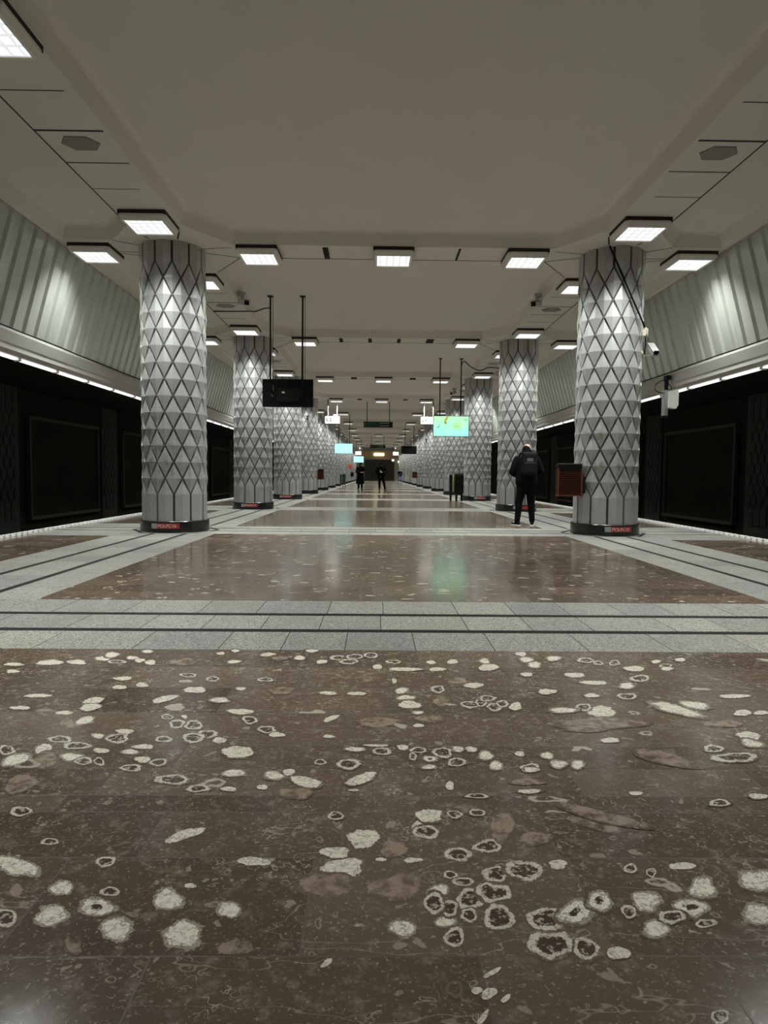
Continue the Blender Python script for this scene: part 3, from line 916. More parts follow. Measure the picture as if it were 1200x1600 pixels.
def arc_plate(a0, a1, z0, z1, r, mi, n=14):
    for j in range(n):
        b0, b1 = a0 + (a1 - a0) * j / n, a0 + (a1 - a0) * (j + 1) / n
        P_ = lambda a, rr, z: (rr * math.cos(a), rr * math.sin(a), z)
        mb.quad(P_(b0, r, z0), P_(b1, r, z0), P_(b1, r, z1), P_(b0, r, z1), mi)
        mb.quad(P_(b0, r, z1), P_(b1, r, z1), P_(b1, r - .008, z1), P_(b0, r - .008, z1), mi)
        mb.quad(P_(b0, r, z0), P_(b1, r, z0), P_(b1, r - .008, z0), P_(b0, r - .008, z0), mi)
PA = 0.41
arc_plate(-PI / 2 - PA, -PI / 2 - PA + .18, .075, .165, .631, 1, 4)
arc_plate(-PI / 2 - PA + .18, -PI / 2 + PA, .075, .165, .631, 0)
plate_me = mb.mesh('number_plate', [M['red_plate'], M['grey_plate']])
def ring_text(body, size, r, ac, zc):
    vs, fs = text_faces(body, size)
    me = bpy.data.meshes.new('lettering')
    me.from_pydata([(r * math.cos(ac + x / r), r * math.sin(ac + x / r), zc + y) for x, y, z in vs], [], fs)
    me.materials.append(M['white_ink']); return me
def add_part(name, me, parent):
    o = bpy.data.objects.new(name, me); col.objects.link(o); o.parent = parent; return o
plate_words = {(1, -1): 'POLPC16', (1, 1): 'POLPC10', (2, -1): 'POLPC15', (3, -1): 'POLPC14', (3, 1): 'POLPC09'}
for k in range(1, NROW + 1):
    for s in (-1, 1):
        side = 'left' if s < 0 else 'right'
        lb = {(1, -1): 'nearest left column, diamond-panelled metal, red plate on its black foot',
              (1, 1): 'nearest right column, diamond-panelled metal, a wire basket hung on it'}.get((k, s), 'diamond-panelled metal column, %s from the front in the %s row' % (nth(k), side))
        e = empty('column', (s * W, row(k), 0), lb, 'column', 'diamond-panelled columns along the platform')
        add_part('shaft', core_me, e); add_part('cladding', clad_me, e); add_part('plinth', pl_me, e)
        if (k, s) in plate_words or k == 2:
            pz = add_part('number_plate', plate_me, e)
            if s > 0: pz.rotation_euler = (0, 0, R(5))
            if (k, s) in plate_words:
                tx = add_part('lettering', ring_text(plate_words[(k, s)], .082, .6325, -PI / 2 + .06, .12), pz)

# ------------------------------------------------------------------ ceiling lamps
LW = 0.75
def lamp_meshes(sx, sy):
    fr = MB(); zt, zb = -.062, -.150
    o1, o2, i1 = (sx / 2, sy / 2), (sx / 2 - .035, sy / 2 - .035), (sx / 2 - .075, sy / 2 - .075)
    ch = .05
    def ring(o, z, c): x, y = o; return [(-x + c, -y, z), (x - c, -y, z), (x, -y + c, z), (x, y - c, z), (x - c, y, z), (-x + c, y, z), (-x, y - c, z), (-x, -y + c, z)]
    rs = [ring((o1[0] - .1, o1[1] - .1), zt, ch), ring(o1, zt, ch), ring((o1[0], o1[1]), zt - .03, ch), ring(o2, zb, ch * .7), ring(i1, zb, .006), ring(i1, zb + .02, .006)]
    for a, b in zip(rs, rs[1:]):
        for j in range(8): fr.quad(a[j], a[(j + 1) % 8], b[(j + 1) % 8], b[j])
    df = MB(); df.box((0, 0, zb + .016), (2 * i1[0], 2 * i1[1], .008))
    bx = MB(); bx.box((0, 0, -.031), (sx - .012, sy - .012, .062))  # shadow gap above the frame, painted as a near-black block
    return fr.mesh('frame', M['frame'], merge=True), df.mesh('diffuser', M['diffuser']), bx.mesh('shadow_gap_block', M['gap'])
lm = lamp_meshes(LW, 0.76)
la = bpy.data.lights.new('lamp_light', 'AREA'); la.shape = 'SQUARE'; la.size = 0.58; la.energy = LAMP_WATTS; la.spread = LAMP_SPREAD; la.color = LAMP_COLOR
def lamp(x, y, label, group):
    e = empty('ceiling_lamp', (x, y, ZC), label, 'ceiling lamp', group)
    add_part('shadow_gap_block', lm[2], e); add_part('frame', lm[0], e); add_part('diffuser', lm[1], e)
    l = bpy.data.objects.new('lamp_light', la); col.objects.link(l); l.parent = e; l.location = (0, 0, -.156)
CENTRE = (1, 3, 4, 8, 10)
for k in range(0, NROW + 1):
    rn_ = 'the %s cross beam' % nth(k) if k else 'the beam overhead before the columns'
    for x, nm in ((-5.47, 'far left by the cladding'), (-2.47, 'left of centre'), (0, 'centre'), (2.44, 'right of centre'), (5.5, 'far right by the cladding')):
        if x == 0 and k not in CENTRE: continue
        lamp(x, row(k), 'square ceiling lamp on %s, %s' % (rn_, nm), 'square lamps on the cross beams')
    for s in (-1, 1):
        for dy in (-1.52, 1.74):
            if row(k) + dy > YEND - .5: continue
            if k == 0 and dy < 0: continue
            nm = ('square lamp on the %s long beam, just %s column row' % ('left' if s < 0 else 'right', ('before the %s' if dy < 0 else 'past the %s') % nth(k))) if k else 'square white lamp on the %s long beam, nearest to the viewer' % ('left' if s < 0 else 'right')
            lamp(s * (3.98 if k else 3.90), row(k) + dy, nm, 'square lamps on the long beams')
# black vents and small plates between lamps
def slot(x, k, w, d, lab, dz=0):
    mb = MB(); mb.box((0, 0, -.012), (w, d, .024)); mb.box((0, 0, -.03), (w * .8, .012, .012)); mb.box((0, d * .25, -.03), (w * .8, .012, .012)); mb.box((0, -d * .25, -.03), (w * .8, .012, .012))
    o = mb.build('ceiling_vent', M['gap']); o.location = (x, row(k), ZC); tag(o, lab, 'vent', 'black slots on the cross beams')
slot(-1.24, 1, .10, .55, 'black ceiling slot left of the nearest centre lamp')
slot(1.20, 1, .035, .60, 'thin black ceiling slot right of the nearest centre lamp')
for i, x in enumerate((-1.38, -.50, .38, 1.33)): slot(x, 2, .11 if i < 3 else .22, .5, 'black ceiling slot on the second cross beam, %s from the left' % nth(i + 1))
for i, x in enumerate((-1.25, 1.25)): slot(x, 3, .25, .4, 'black ceiling slot on the third cross beam, %s of its centre lamp' % ('left' if x < 0 else 'right'))
for i, x in enumerate((-1.2, 1.3)): slot(x, 4, .25, .4, 'black ceiling slot on the fourth cross beam, %s of its centre lamp' % ('left' if x < 0 else 'right'))
# hexagonal loudspeaker grilles
for k in range(0, 4):
    for s in (-1, 1):
        mb = MB(); pts = [(-.235, 0), (-.13, -.165), (.13, -.165), (.235, 0), (.13, .165), (-.13, .165)]
        mb.poly([(x, y, -.012) for x, y in pts])
        for j in range(6):
            a, b = pts[j], pts[(j + 1) % 6]; mb.quad((*a, -.012), (*b, -.012), (b[0] * 1.04, b[1] * 1.04, 0), (a[0] * 1.04, a[1] * 1.04, 0))
        o = mb.build('loudspeaker_grille', M['grille']); o.location = (s * 4.0, row(k) + 3.98, ZC)
        tag(o, 'hexagonal perforated loudspeaker grille on the %s long beam, %s from the front' % ('left' if s < 0 else 'right', nth(k + 1)), 'loudspeaker', 'hexagonal loudspeaker grilles')

# ------------------------------------------------------------------ strip lights under the bulkheads
for s in (-1, 1):
    side = 'left' if s < 0 else 'right'
    proto = None
    for i in range(36):
        if proto is None:
            e = empty('strip_light', (0, 0, 0), 'x', 'strip light')
            mb = MB(); mb.box((0, 0, .0), (.10, 1.29, .030)); mb.build('light_cover', M['strip'], e, bevel=.008)
            mb = MB(); mb.box((0, -.66, .02), (.12, .025, .10)); mb.build('bracket', M['fascia'], e)
            proto = e
        else: e = copy_tree(proto)
        e.location = (s * 6.565, 9.63 + i * 1.37, 3.025)
        tag(e, 'white strip light under the %s tunnel bulkhead, %s from the front' % (side, nth(i + 1)), 'strip light', 'strip lights under the %s bulkhead' % side)

# ------------------------------------------------------------------ track wall panels and relief pilasters
for s in (-1, 1):
    side = 'left' if s < 0 else 'right'
    def flat(u, z, d): return (-s * (0.05 + d * 1.6), u * .31, z - .55)
    mb = MB(); diamond_cladding(flat, range(-2, 3), lambda u: abs(u) <= 1.6, 0.30, 3.9, mb, nlev=9); 
    mb.box((-s * .0, 0, 1.35), (.05, 1.35, 4.3))
    pil_me = mb.mesh('relief_pilaster', [M['relief'], M['track']])
    y0 = 17.85 if s < 0 else 17.98
    for i in range(-1, 5):
        o = bpy.data.objects.new('relief_pilaster', pil_me); col.objects.link(o); o.location = (s * 10.27, y0 + 6.95 * i, 0)
        tag(o, 'dark diamond-relief pilaster on the %s track wall, %s from the front' % (side, nth(i + 2)), 'pilaster', 'dark relief pilasters on the track walls')
    for i in range(-1, 4):
        e = empty('wall_panel', (s * 10.24, y0 + 6.95 * i + 3.45, 0), 'dark framed panel on the %s track wall, %s from the front' % (side, nth(i + 2)), 'wall panel', 'dark framed panels on the track walls')
        mb = MB(); mb.box((0, 0, 1.17), (.05, 4.5, 2.8)); mb.build('panel_board', M['track'], e)
        mb = MB()
        for zz in (-.27, 2.62): mb.box((-s * .03, 0, zz), (.16, 4.7, .10))
        for yy in (-2.3, 2.3): mb.box((-s * .03, yy, 1.17), (.12, .09, 2.9))
        mb.build('panel_frame', M['track_frame'], e)

# ------------------------------------------------------------------ hanging screens
def screen(x, y, z, wd, hg, back, rods, ztop, label, scr=None, rz=0.0, wires=False, rod_mat='black_metal'):
    e = empty('hanging_screen', (x, y, z), label, 'screen', None, rz)
    mb = MB(); mb.box((0, 0, 0), (wd, .07, hg)); mb.build('case', M['black'], e, bevel=.008)
    f = 1 if back else -1
    if back:
        mb = MB(); mb.box((.03, -.055, -.05), (wd * .46, .05, hg * .52)); mb.box((.03, -.083, -.05 + hg * .255), (wd * .44, .012, .012)); mb.box((.03, -.083, -.05 - hg * .2), (wd * .4, .012, .02)); mb.build('back_cover', M['black_metal'], e, bevel=.006)
        if wires:
            mb = MB(); mb.box((-.10, -.088, .01), (.07, .008, .04)); mb.build('rating_label', M['off_white'], e)
            mb = MB(); mb.tube([(-.42, -.045, .22), (-.41, -.06, .14), (-.43, -.05, .02), (-.36, -.06, -.1)], .008, 6); mb.tube([(-.36, -.045, .18), (-.35, -.055, .05)], .006, 6); mb.build('lead', M['beige'], e)
    if scr is not None:
        mb = MB(); mb.quad((-wd / 2 + .018, -.0365, -hg / 2 + .02), (wd / 2 - .018, -.0365, -hg / 2 + .02), (wd / 2 - .018, -.0365, hg / 2 - .014), (-wd / 2 + .018, -.0365, hg / 2 - .014)); p = mb.build('screen_glass', scr, e, recalc=False)
    for rx_ in rods:
        mb = MB(); yy = -.06 if back else .06
        mb.tube([(rx_, yy, -hg * .3), (rx_, yy, hg / 2 + .1), (rx_, yy, ztop - z - .02)], .021, 10); mb.box((rx_, yy, ztop - z - .012), (.13, .13, .02)); mb.box((rx_, yy * .6, 0), (.07, .05, hg * .6))
        mb.build('hanger_rod', M[rod_mat], e)
        if wires:
            mb = MB()
            for dx in (-.035, .05): mb.tube([(rx_ + dx, .02, hg / 2), (rx_ + dx * .8, .05, ztop - z - .01)], .006, 5)
            mb.build('hanger_wire', M['black'], e)
    return e
screen(-2.475, 16.4, 3.06, 1.25, .68, True, (-.42, .37), ZU, 'black back of a hanging screen on two long rods, left of centre', rz=R(-1.5), wires=True)
# lit picture on the near right screen
mt, nt, bs = new_mat('screen_picture')
uv = nd(nt, 'ShaderNodeSeparateXYZ', {0: nd(nt, 'ShaderNodeTexCoord').outputs['Object']})
X_, Z_ = uv.outputs[0], uv.outputs[2]
nn_ = noise(nt, objc(nt), 4.0, 4)
c = mixc(nt, step(nt, Z_, -.3, .3), (0.36, 1.0, 0.78), (0.46, 1.0, 0.58))
c = mixc(nt, step(nt, nn_, .5, .7), c, (0.55, 0.98, 0.62))
def blob(cx, cz, rx_, rz_, lo=.7, hi=1.0, rot=0.0):
    dx = mth(nt, 'SUBTRACT', X_, cx); dz_ = mth(nt, 'SUBTRACT', Z_, cz)
    a = mth(nt, 'ADD', mth(nt, 'MULTIPLY', dx, math.cos(rot)), mth(nt, 'MULTIPLY', dz_, math.sin(rot)))
    b = mth(nt, 'SUBTRACT', mth(nt, 'MULTIPLY', dz_, math.cos(rot)), mth(nt, 'MULTIPLY', dx, math.sin(rot)))
    a = mth(nt, 'DIVIDE', a, rx_); b = mth(nt, 'DIVIDE', b, rz_)
    d = mth(nt, 'SQRT', mth(nt, 'ADD', mth(nt, 'MULTIPLY', a, a), mth(nt, 'MULTIPLY', b, b)))
    return mth(nt, 'SUBTRACT', 1.0, step(nt, d, lo, hi))
c = mixc(nt, mth(nt, 'MULTIPLY', blob(.22, .02, .25, .2, .4, 1.0), .7), c, (0.42, 0.80, 0.28))
c = mixc(nt, mth(nt, 'MULTIPLY', blob(.2, .0, .13, .06, .5, 1.0), .6), c, (0.40, 0.66, 0.16))
c = mixc(nt, blob(-.19, .25, .17, .055, .7, 1.0, R(62)), c, (0.42, 0.42, 0.06))
c = mixc(nt, blob(-.20, .12, .05, .05, .5, 1.0), c, (0.20, 0.28, 0.05))
c = mixc(nt, blob(-.47, -.02, .11, .018, .6, 1.0, R(42)), c, (0.05, 0.30, 0.20))
c = mixc(nt, mth(nt, 'MULTIPLY', blob(.55, .25, .1, .08, .4, 1.0), .6), c, (0.15, 0.55, 0.20))
c = mixc(nt, mth(nt, 'MULTIPLY', blob(-.5, .3, .15, .1, .3, 1.0), .5), c, (0.55, 0.85, 0.25))
nt.links.new(c, bs.inputs['Emission Color']); bs.inputs['Emission Strength'].default_value = 0.95; bs.inputs['Base Color'].default_value = (.02, .02, .02, 1); bs.inputs['Roughness'].default_value = .2
M['picture'] = mt
mt, nt, bs = new_mat('screen_cyan')
c = mixc(nt, step(nt, noise(nt, objc(nt), 3.5, 3), .4, .65), (0.42, 1.0, 1.0), (0.50, 1.0, 0.92))
nt.links.new(c, bs.inputs['Emission Color']); bs.inputs['Emission Strength'].default_value = 1.0; bs.inputs['Base Color'].default_value = (.02, .02, .02, 1)
M['cyan'] = mt
screen(2.495, 24.6, 2.89, 1.34, .77, False, (-.42, .36), ZU, 'lit hanging screen with a mint green plant picture, right of centre', M['picture'])
screen(-2.62, 47.7, 2.92, 1.31, .73, False, (-.36, .42), ZU, 'lit cyan hanging screen, nearer of the two on the left', M['cyan'])
screen(-2.455, 83, 2.95, 1.28, .80, False, (-.30, .35), ZU, 'small far lit cyan screen on the left with a red-brown rod', M['cyan'], rod_mat='rust')
screen(2.46, 55, 3.13, 1.28, .66, True, (-.34, .40), ZU, 'black back of a far hanging screen on two rods, right side')
def cable(pts, r, label, mat='black'):
    mb = MB(); P_ = [Vector(p) for p in pts]; out = []
    for i in range(len(P_) - 1):
        p0, p1, p2, p3 = P_[max(0, i - 1)], P_[i], P_[i + 1], P_[min(len(P_) - 1, i + 2)]
        for j in range(5):
            t = j / 5; out.append(.5 * ((2 * p1) + (p2 - p0) * t + (2 * p0 - 5 * p1 + 4 * p2 - p3) * t * t + (3 * p1 - p0 - 3 * p2 + p3) * t ** 3))
    out.append(P_[-1]); mb.tube(out, r, 6)
    return tag(mb.build('cable', M[mat], smooth=True), label, 'cable')
cable([(-4.42, 16.9, ZC - .024), (-3.62, 16.9, ZC - .012), (-3.5, 16.7, 5.12), (-3.3, 16.5, 5.06), (-3.05, 16.42, 5.12), (-2.915, 16.36, 5.11)], .014, 'black cable sagging from the left long beam to the near screen rods')
cable([(2.855, 24.66, 5.14), (2.95, 24.66, 5.30), (3.2, 24.7, 5.12), (3.5, 24.8, 5.0), (3.7, 24.9, 5.03), (3.9, 25.0, 5.135), (4.35, 25.1, 5.135)], .018, 'black cable sagging from the lit screen rod to the right long beam')

# ------------------------------------------------------------------ signs
def lit_sign(x, y, z, wd, hg, rods, ztop, label, word=None, tx=0.0, red=False):
    e = empty('illuminated_sign', (x, y, z), label, 'illuminated sign')
    mb = MB(); mb.box((0, 0, 0), (wd, .16, hg)); mb.build('light_box', M['sign_white'], e, bevel=.012)
    for r_ in rods:
        mb = MB(); mb.tube([(r_, 0, hg / 2), (r_, 0, ztop - z - .35)], .022, 8); mb.tube([(r_, 0, ztop - z - .36), (r_, 0, ztop - z - .01)], .026, 8, mi=1); mb.build('hanger_rod', [M['off_white'], M['black_metal']], e)
    if word:
        vs, fs = text_faces(word, hg * .60, .014); mb = MB(); mb.v = [(tx + a, -.083, b) for a, b, _ in vs]; mb.f = fs; mb.mi = [0] * len(fs); mb.build('lettering', M['ink'], e, recalc=False)
    if red:
        mb = MB(); mb.box((wd * .22, .05, hg / 2 + .03), (.26, .05, .18)); mb.build('red_tab', M['pink'], e)
M['sign_white'] = glow('lit_sign_face', (1.0, 0.98, 0.92), 1.4)
M['sign_warm'] = glow('lit_warm_face', (1.0, 0.90, 0.55), 3.0)
M['ink'] = paint('dark_grey_ink', (0.10, 0.11, 0.10), 0.6)
M['pink'] = paint('faded_red_plastic', (0.55, 0.28, 0.25), 0.5)
lit_sign(-2.685, 36.3, 4.045, .80, .38, (-.25, .255), ZC, 'lit white hanging sign on the left with a faded red tab', 'L 2', -.19, True)
lit_sign(2.505, 36.3, 4.06, .68, .38, (-.17, .33), ZC, 'lit white hanging sign on the right, beside the lit green screen', 'L 1', -.15)
lit_sign(-2.72, 91.5, 4.0, .80, .46, (0.2,), ZC, 'far lit white hanging sign on the left, above the small cyan screen')
lit_sign(2.46, 91.5, 3.98, .76, .44, (-.1,), ZC, 'far lit white hanging sign on the right, near the end wall')
def dir_sign(x, y, z, wd, hg, rods, ztop, label):
    e = empty('direction_sign', (x, y, z), label, 'direction sign', 'dark green direction signs')
    mb = MB(); mb.box((0, 0, 0), (wd, .12, hg)); mb.build('sign_case', M['black_metal'], e, bevel=.008)
    mb = MB(); mb.box((-wd * .2, -.064, 0), (wd * .5, .008, hg * .84)); mb.build('green_panel', M['green_sign'], e)
    mb = MB()
    for zz in (.25, -.22): mb.box((wd * .22, -.064, zz * hg), (wd * .32, .008, hg * .24))
    mb.box((-wd * .455, -.064, -.05 * hg), (wd * .05, .008, hg * .6)); mb.build('pale_panel', M['sign_grey'], e)
    for r_ in rods:
        mb = MB(); mb.tube([(r_, 0, hg / 2), (r_, 0, ztop - z - .01)], .022, 8); mb.build('hanger_rod', M['black_metal'], e)
M['sign_grey'] = paint('grey_green_panel', (0.16, 0.20, 0.17), 0.4)
dir_sign(-.175, 39.3, 4.035, 1.73, .34, (-.66, .675), ZU, 'dark green direction sign hanging at centre, the nearer of two')
dir_sign(-.11, 72.8, 4.165, 1.69, .34, (-.68, .70), ZU, 'dark green direction sign hanging far back, the farther of two')
e = empty('overhead_board', (.12, 95, 4.70), 'wide dark board hanging across the hall before the end wall', 'sign board')
mb = MB(); mb.box((0, 0, 0), (4.7, .2, .50)); mb.build('board', M['edge_dark'], e, bevel=.02)
for r_ in (-2.1, 2.1):
    mb = MB(); mb.tube([(r_, 0, .25), (r_, 0, ZU - 4.71)], .04, 8); mb.build('hanger_rod', M['off_white'], e)
mb = MB(); mb.box((0, 0, 0), (1.75, .12, .42)); o = mb.build('wall_light_box', M['sign_warm'], bevel=.02); o.location = (.25, YEND - .30, 4.55); tag(o, 'glowing warm light box on the wooden lintel of the end wall', 'light box')
for i, (x, z, lab) in enumerate(((2.68, 3.55, 'small lit square lamp at the top right of the shutter'), (3.75, 3.3, 'small lit lamp on the beige end wall, right of the shutter'))):
    mb = MB(); mb.box((0, 0, 0), (.36, .14, .34)); o = mb.build('wall_lamp', M['sign_white'], bevel=.03); o.location = (x, YEND - .16 if i == 0 else YEND - .07, z); tag(o, lab, 'wall lamp')
# red sign projecting from a column
e = empty('flag_sign', (-3.40, row(9) - .3, 1.95), 'orange-red flag sign sticking out of a far left column', 'sign')
mb = MB(); mb.box((.17, 0, 0), (.36, .05, .50)); mb.build('sign_plate', M['orange'], e, bevel=.01)
mb = MB(); mb.box((-.07, 0, 0), (.14, .04, .08)); mb.build('bracket', M['black_metal'], e)

# ------------------------------------------------------------------ wire litter baskets on columns
def basket(x, y, z, label, wd=.42, dp=.26, hg=.60, rz=0.0, cx=None, body='dark_red'):
    e = empty('litter_basket', (x, y, z), label, 'litter basket', 'wire litter baskets on columns', rz)
    mb = MB(); t = .012
    for sy in (-1, 1):
        n = 15
        for i in range(n):
            zz = -hg / 2 + .03 + (hg * .78) * i / (n - 1); mb.box((0, sy * dp / 2, zz), (wd, .006, .012))
        for i in range(12): mb.box((-wd / 2 + wd * (i + .5) / 12, sy * dp / 2, -hg * .1), (.008, .006, hg * .8))
    for sx in (-1, 1):
        for i in range(15): mb.box((sx * wd / 2, 0, -hg / 2 + .03 + hg * .78 * i / 14), (.006, dp, .012))
        for i in range(7): mb.box((sx * wd / 2, -dp / 2 + dp * (i + .5) / 7, -hg * .1), (.006, .008, hg * .8))
    mb.build('wire_mesh', M[body], e)
    mb = MB(); mb.box((0, 0, hg * .36), (wd + .01, dp + .01, hg * .26)); mb.build('liner_bag', M['black'], e, bevel=.02)
    mb = MB(); mb.box((0, 0, -hg * .12), (wd - .05, dp - .05, hg * .70)); mb.build('inner_bin', M['black'], e)
    mb = MB()
    for zz in (-hg / 2,):
        mb.box((0, -dp / 2, zz), (wd + .02, .02, .02)); mb.box((0, dp / 2, zz), (wd + .02, .02, .02)); mb.box((-wd / 2, 0, zz), (.02, dp, .02)); mb.box((wd / 2, 0, zz), (.02, dp, .02)); mb.box((0, 0, zz), (wd, dp, .006))
    for sx in (-1, 1):
        for sy in (-1, 1): mb.box((sx * wd / 2, sy * dp / 2, -.06), (.022, .022, hg * .85))
    mb.build('frame', M['rust'], e)
    mb = MB(); mb.box((cx, 0, -.1), (.10, .05, .3)); mb.build('bracket', M['black_metal'], e)
basket(3.295, 12.18, 1.02, 'dark red wire basket with black liner on the nearest right column', rz=R(-8), cx=.25)
basket(-3.30, row(4), 1.07, 'dark red wire basket on the fourth left column', .30, .26, .58, cx=-.19)
basket(3.25, row(7), 1.07, 'brownish wire basket on the seventh right column', .40, .26, .56, cx=.24, body='rust')
basket(-3.28, row(10), 1.05, 'small dark wire basket on a far left column, behind the green bin', .34, .26, .56, cx=-.2, body='black_metal')

# ------------------------------------------------------------------ standing bins
def bin_(x, y, label, mat, stripe, wd=.50, hg=.82, leg=.30, rz=0.0):
    e = empty('litter_bin', (x, y, 0), label, 'litter bin', 'standing bins beside columns', rz)
    mb = MB(); n = 10; prof = []
    hw, hd, r = wd / 2, .20, .07
    pts = [(-hw, -hd), (hw, -hd), (hw, hd), (-hw, hd)]
    mb.box((.04, 0, leg + hg / 2), (wd * .74, .40, hg)); mb.build('body', M[mat], e, bevel=.05)
    mb = MB(); mb.box((.04, 0, leg + hg + .012), (wd * .70, .36, .035)); mb.build('lid', M[mat], e, bevel=.015)
    mb = MB(); mb.box((-hw - .05, 0, leg + hg / 2 - .01), (.10, .36, hg - .03)); mb.build('side_panel', M[mat], e, bevel=.02)
    mb = MB(); mb.box((-hw + .035, -.10, leg + hg / 2), (.06, .02, hg * .8)); mb.build('sticker', M[stripe], e)
    for (lx, ly) in ((-hw - .05, -.12), (-hw - .05, .12), (-.06, -.14), (-.06, .14), (.16, -.14), (.16, .14)):
        mb = MB(); mb.box((lx, ly, leg / 2 + .01), (.055, .055, leg + .02)); mb.build('leg', M[mat], e)
bin_(3.15, 27.5, 'tall black litter bin on legs beside the third right column', 'black', 'yellow_green')
bin_(-3.14, 58.2, 'dark green litter bin on legs beside a far left column', 'green_bin', 'green_bin', .40, .80, .28)

# ------------------------------------------------------------------ security cameras and small fittings
def cctv(loc, rz, tilt, label, mount, housing='steel', sc_=1.0, base_r=.09):
    e = empty('security_camera', loc, label, 'security camera', 'security cameras', rz); e.scale = (sc_,) * 3
    rot = Matrix.Rotation(tilt, 3, 'X')
    def T(p): return tuple(rot @ Vector(p))
    mb = MB(); mb.tube([(0, 0, mount), (0, 0, mount * .55)], [base_r, base_r * .8], 16); mb.tube([(0, 0, mount * .6), (0, 0, 0)], .03, 8); mb.build('mount', M['off_white'] if housing == 'beige' else M['steel'], e)
    mb = MB(); mb.box(T((0, -.07, -.02)), (.13, .38, .12), rx=tilt); mb.build('housing', M[housing], e, bevel=.012)
    mb = MB(); mb.box(T((0, -.09, .052)), (.16, .44, .014), rx=tilt); mb.build('sunshield', M[housing], e)
    mb = MB(); mb.box(T((0, -.265, -.02)), (.11, .012, .10), rx=tilt); mb.build('lens_window', M['black'], e)
cctv((-3.42, 15.55, 5.06), R(35), R(14), 'dark security camera on the left coffer edge, before the near black screen', .20)
cctv((3.40, 15.35, 5.06), R(-35), R(14), 'dark security camera on the right coffer edge, opposite the near black screen', .20)
cctv((3.40, 31.6, 5.02), R(-35), R(14), 'small security camera on the right coffer edge beyond the lit screen', .20)
def col_cam(loc, dirx, label, s_=.85):
    e = empty('security_camera', loc, label, 'security camera', 'security cameras'); e.scale = (s_,) * 3
    mb = MB(); mb.box((-dirx * .10, 0, -.10), (.22, .035, .03)); mb.box((-dirx * .20, 0, -.10), (.03, .10, .10)); mb.build('arm', M['beige'], e) if dirx else None
    if not dirx: mb = MB(); mb.box((0, .18, -.05), (.04, .36, .04)); mb.build('arm', M['beige'], e)
    mb = MB(); mb.box((0, -.03, 0), (.12, .34, .11), rx=R(38)); mb.build('housing', M['fascia'], e, bevel=.015)
    mb = MB(); mb.box((0, -.03, .066), (.15, .40, .014), rx=R(38)); mb.build('sunshield', M['black_metal'], e)
    mb = MB(); mb.box((0, -.19, -.075), (.10, .02, .09), rx=R(38)); mb.build('lens_window', M['black'], e)
col_cam((4.83, 12.30, 3.42), 1, 'beige security camera on an arm from the nearest right column')
col_cam((-3.95, row(4) - .80, 4.05), 0, 'small security camera on the fourth left column', .8)
col_cam((3.62, row(6) - .62, 3.75), 0, 'small dark security camera on the sixth right column', .8)
mb = MB(); mb.box((0, 0, 0), (.13, .07, .15)); mb.box((-.02, -.04, 0), (.05, .02, .10)); o = mb.build('junction_box', M['beige'], bevel=.01); o.location = (4.58, 12.05, 3.70); o.rotation_euler = (0, 0, R(52)); tag(o, 'beige junction box on the nearest right column, above the camera', 'junction box')
cable([(3.79, 11.77, 5.135), (3.97, 11.79, 4.78), (4.20, 11.80, 4.30), (4.40, 11.88, 3.97), (4.55, 12.0, 3.78)], .017, 'dark cable running diagonally down the nearest right column')
cable([(4.59, 12.06, 3.62), (4.62, 12.12, 3.50), (4.66, 12.26, 3.34)], .010, 'short dark lead from the junction box to the column camera')
# lamp pole hanging from the right bulkhead
e = empty('signal_lamp', (6.27, 14.95, 3.30), 'white signal lamp on a short pole under the right bulkhead', 'signal lamp')
mb = MB(); mb.box((.02, 0, .02), (.12, .16, .10)); mb.build('bracket', M['black_metal'], e, bevel=.01)
mb = MB(); mb.tube([(0, 0, 0), (0, 0, -.28)], .045, 10); mb.build('pole', M['black_metal'], e)
mb = MB(); mb.box((-.02, 0, -.55), (.10, .14, .58)); mb.build('back_case', M['steel'], e, bevel=.01)
mb = MB(); i = .2
pts = [(-.03, -.29), (.16, -.25), (.19, -.22), (.19, -.60), (.14, -.68), (-.03, -.66)]
mb.poly([(x + .05, -.11, z) for x, z in pts]); mb.poly([(x + .05, .11, z) for x, z in pts[::-1]])
for j in range(6):
    a, b = pts[j], pts[(j + 1) % 6]; mb.quad((a[0] + .05, -.11, a[1]), (a[0] + .05, .11, a[1]), (b[0] + .05, .11, b[1]), (b[0] + .05, -.11, b[1]))
mb.build('lamp_cover', M['off_white'], e)
mb = MB(); mb.box((-.03, 0, -.86), (.12, .16, .05)); mb.build('foot_cap', M['black'], e)
mb = MB(); pts = [(-.02, -.05, -.06), (-.14, -.06, -.05), (-.27, -.06, -.14), (-.28, -.06, -.26), (-.18, -.06, -.32), (-.05, -.06, -.33)]; mb.tube(pts, .009, 6); mb.tube([(.02, -.05, -.1), (.09, -.05, -.2), (.10, -.06, -.33)], .009, 6); mb.build('lead', M['black'], e)

